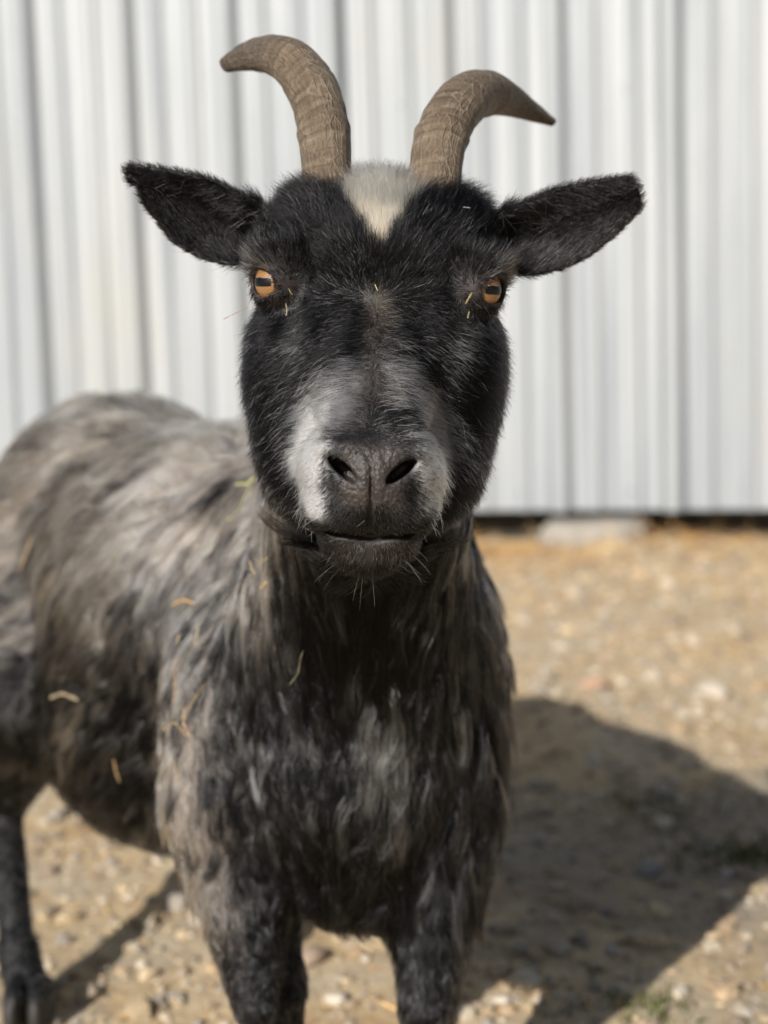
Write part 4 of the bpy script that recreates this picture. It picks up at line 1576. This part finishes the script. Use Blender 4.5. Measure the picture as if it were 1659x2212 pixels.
STR = (0.36, 0.24, 0.11); PALE = (0.44, 0.34, 0.19); GRN = (0.34, 0.34, 0.13); RED = (0.34, 0.17, 0.09)
G1 = 'bits of hay caught in the goat\'s coat'
stalk('green_hay_stalk', [(548, 1028), (535, 1062), (518, 1098), (490, 1125)], 9, GRN, 'thin green hay stem with a bent tip behind the right cheek', 'hay', 0.03, None, G1)
stalk('hay_leaf', [(552, 1030), (535, 1045), (510, 1046)], 15, (0.45, 0.44, 0.15), 'small yellow green hay leaf behind the right cheek', 'hay', 0.034, None, G1)
stalk('straw_stalk', [(482, 690), (505, 678), (535, 664)], 4.5, RED, 'thin reddish stalk poking out below the right eye', 'straw', depth=0.818, group=G1)
stalk('straw_piece', [(372, 1306), (395, 1296), (418, 1303)], 22, (0.42, 0.26, 0.10), 'short orange straw piece on the flank beside the neck', 'straw', 0.03, None, G1)
stalk('straw_stalk', [(386, 1372), (382, 1420), (378, 1465), (374, 1520)], 13, (0.33, 0.22, 0.12), 'long upright tan straw hanging on the right shoulder', 'straw', 0.028, None, G1)
stalk('straw_stalk', [(428, 1355), (420, 1395)], 12, PALE, 'short pale straw bit at the front of the right shoulder', 'straw', 0.028, None, G1)
stalk('straw_knot', [(352, 1578), (378, 1560), (402, 1588)], 12, STR, 'tangled straw knot low on the right shoulder', 'straw', 0.03, None, G1)
stalk('straw_stalk', [(440, 1478), (415, 1520), (388, 1555)], 8, STR, 'slanting thin straw above the straw knot', 'straw', 0.03, None, G1)
stalk('straw_stalk', [(398, 1530), (396, 1560), (410, 1592)], 9, (0.56, 0.37, 0.2), 'short brown straw crossing the straw knot', 'straw', 0.033, None, G1)
stalk('straw_chip', [(563, 1272), (570, 1262), (577, 1258)], 15, (0.5, 0.34, 0.14), 'small bright yellow straw chip on the right side of the neck', 'straw', 0.03, None, G1)
stalk('straw_chip', [(540, 1212), (543, 1228), (550, 1240)], 11, PALE, 'narrow pale straw chip on the neck above the yellow chip', 'straw', 0.03, None, G1)
stalk('straw_chip', [(556, 1222), (566, 1213), (578, 1205)], 9, PALE, 'thin cream straw chip highest on the neck under the cheek', 'straw', 0.03, None, G1)
stalk('straw_piece', [(108, 1508), (135, 1498), (168, 1512)], 24, (0.34, 0.28, 0.18), 'wide pale straw piece low on the flank near the left edge', 'straw', 0.035, None, G1)
stalk('straw_stalk', [(245, 1640), (250, 1665), (258, 1690)], 14, STR, 'tan straw bit hanging under the belly', 'straw', 0.03, None, G1)
stalk('straw_stalk', [(68, 1160), (56, 1195), (42, 1235)], 14, (0.34, 0.23, 0.13), 'tan straw high on the flank at the left edge', 'straw', 0.035, None, G1)
stalk('straw_stalk', [(375, 1640), (385, 1690)], 9, STR, 'single thin straw on the outer right foreleg', 'straw', 0.025, None, G1)
stalk('hair_wisp', [(655, 1405), (648, 1425), (644, 1455), (625, 1480)], 3.5, (0.42, 0.38, 0.26), 'curled thin straw fibre beside the dark beard', 'straw', 0.03, None, G1)
stalk('hay_fleck', [(623, 622), (628, 632), (632, 637)], 8, (0.32, 0.32, 0.14), 'tiny green hay fleck beside the right eye', 'hay', 0.007, None, G1)
stalk('hay_fleck', [(617, 655), (620, 668), (618, 682)], 9, (0.30, 0.25, 0.15), 'small straw coloured fleck below the inner corner of the right eye', 'hay', 0.006, None, G1)
stalk('hay_fleck', [(1020, 632), (1012, 645), (1006, 656)], 14, (0.30, 0.23, 0.11), 'yellow crumb in the inner corner of the left eye', 'hay', 0.006, None, G1)
stalk('hay_fleck', [(1014, 672), (1012, 680), (1010, 688)], 10, (0.24, 0.19, 0.10), 'dull yellow crumb lower down by the left eye', 'hay', 0.006, None, G1)
stalk('hay_fleck', [(810, 614), (813, 622), (816, 628)], 5, (0.62, 0.58, 0.32), 'tiny pale fleck on the forehead between the eyes', 'hay', 0.006, None, G1)
stalk('hay_fleck', [(1000, 447), (1008, 448), (1016, 449)], 5, (0.7, 0.68, 0.62), 'tiny white fleck on the forehead below the left horn', 'hay', 0.010, None, G1)
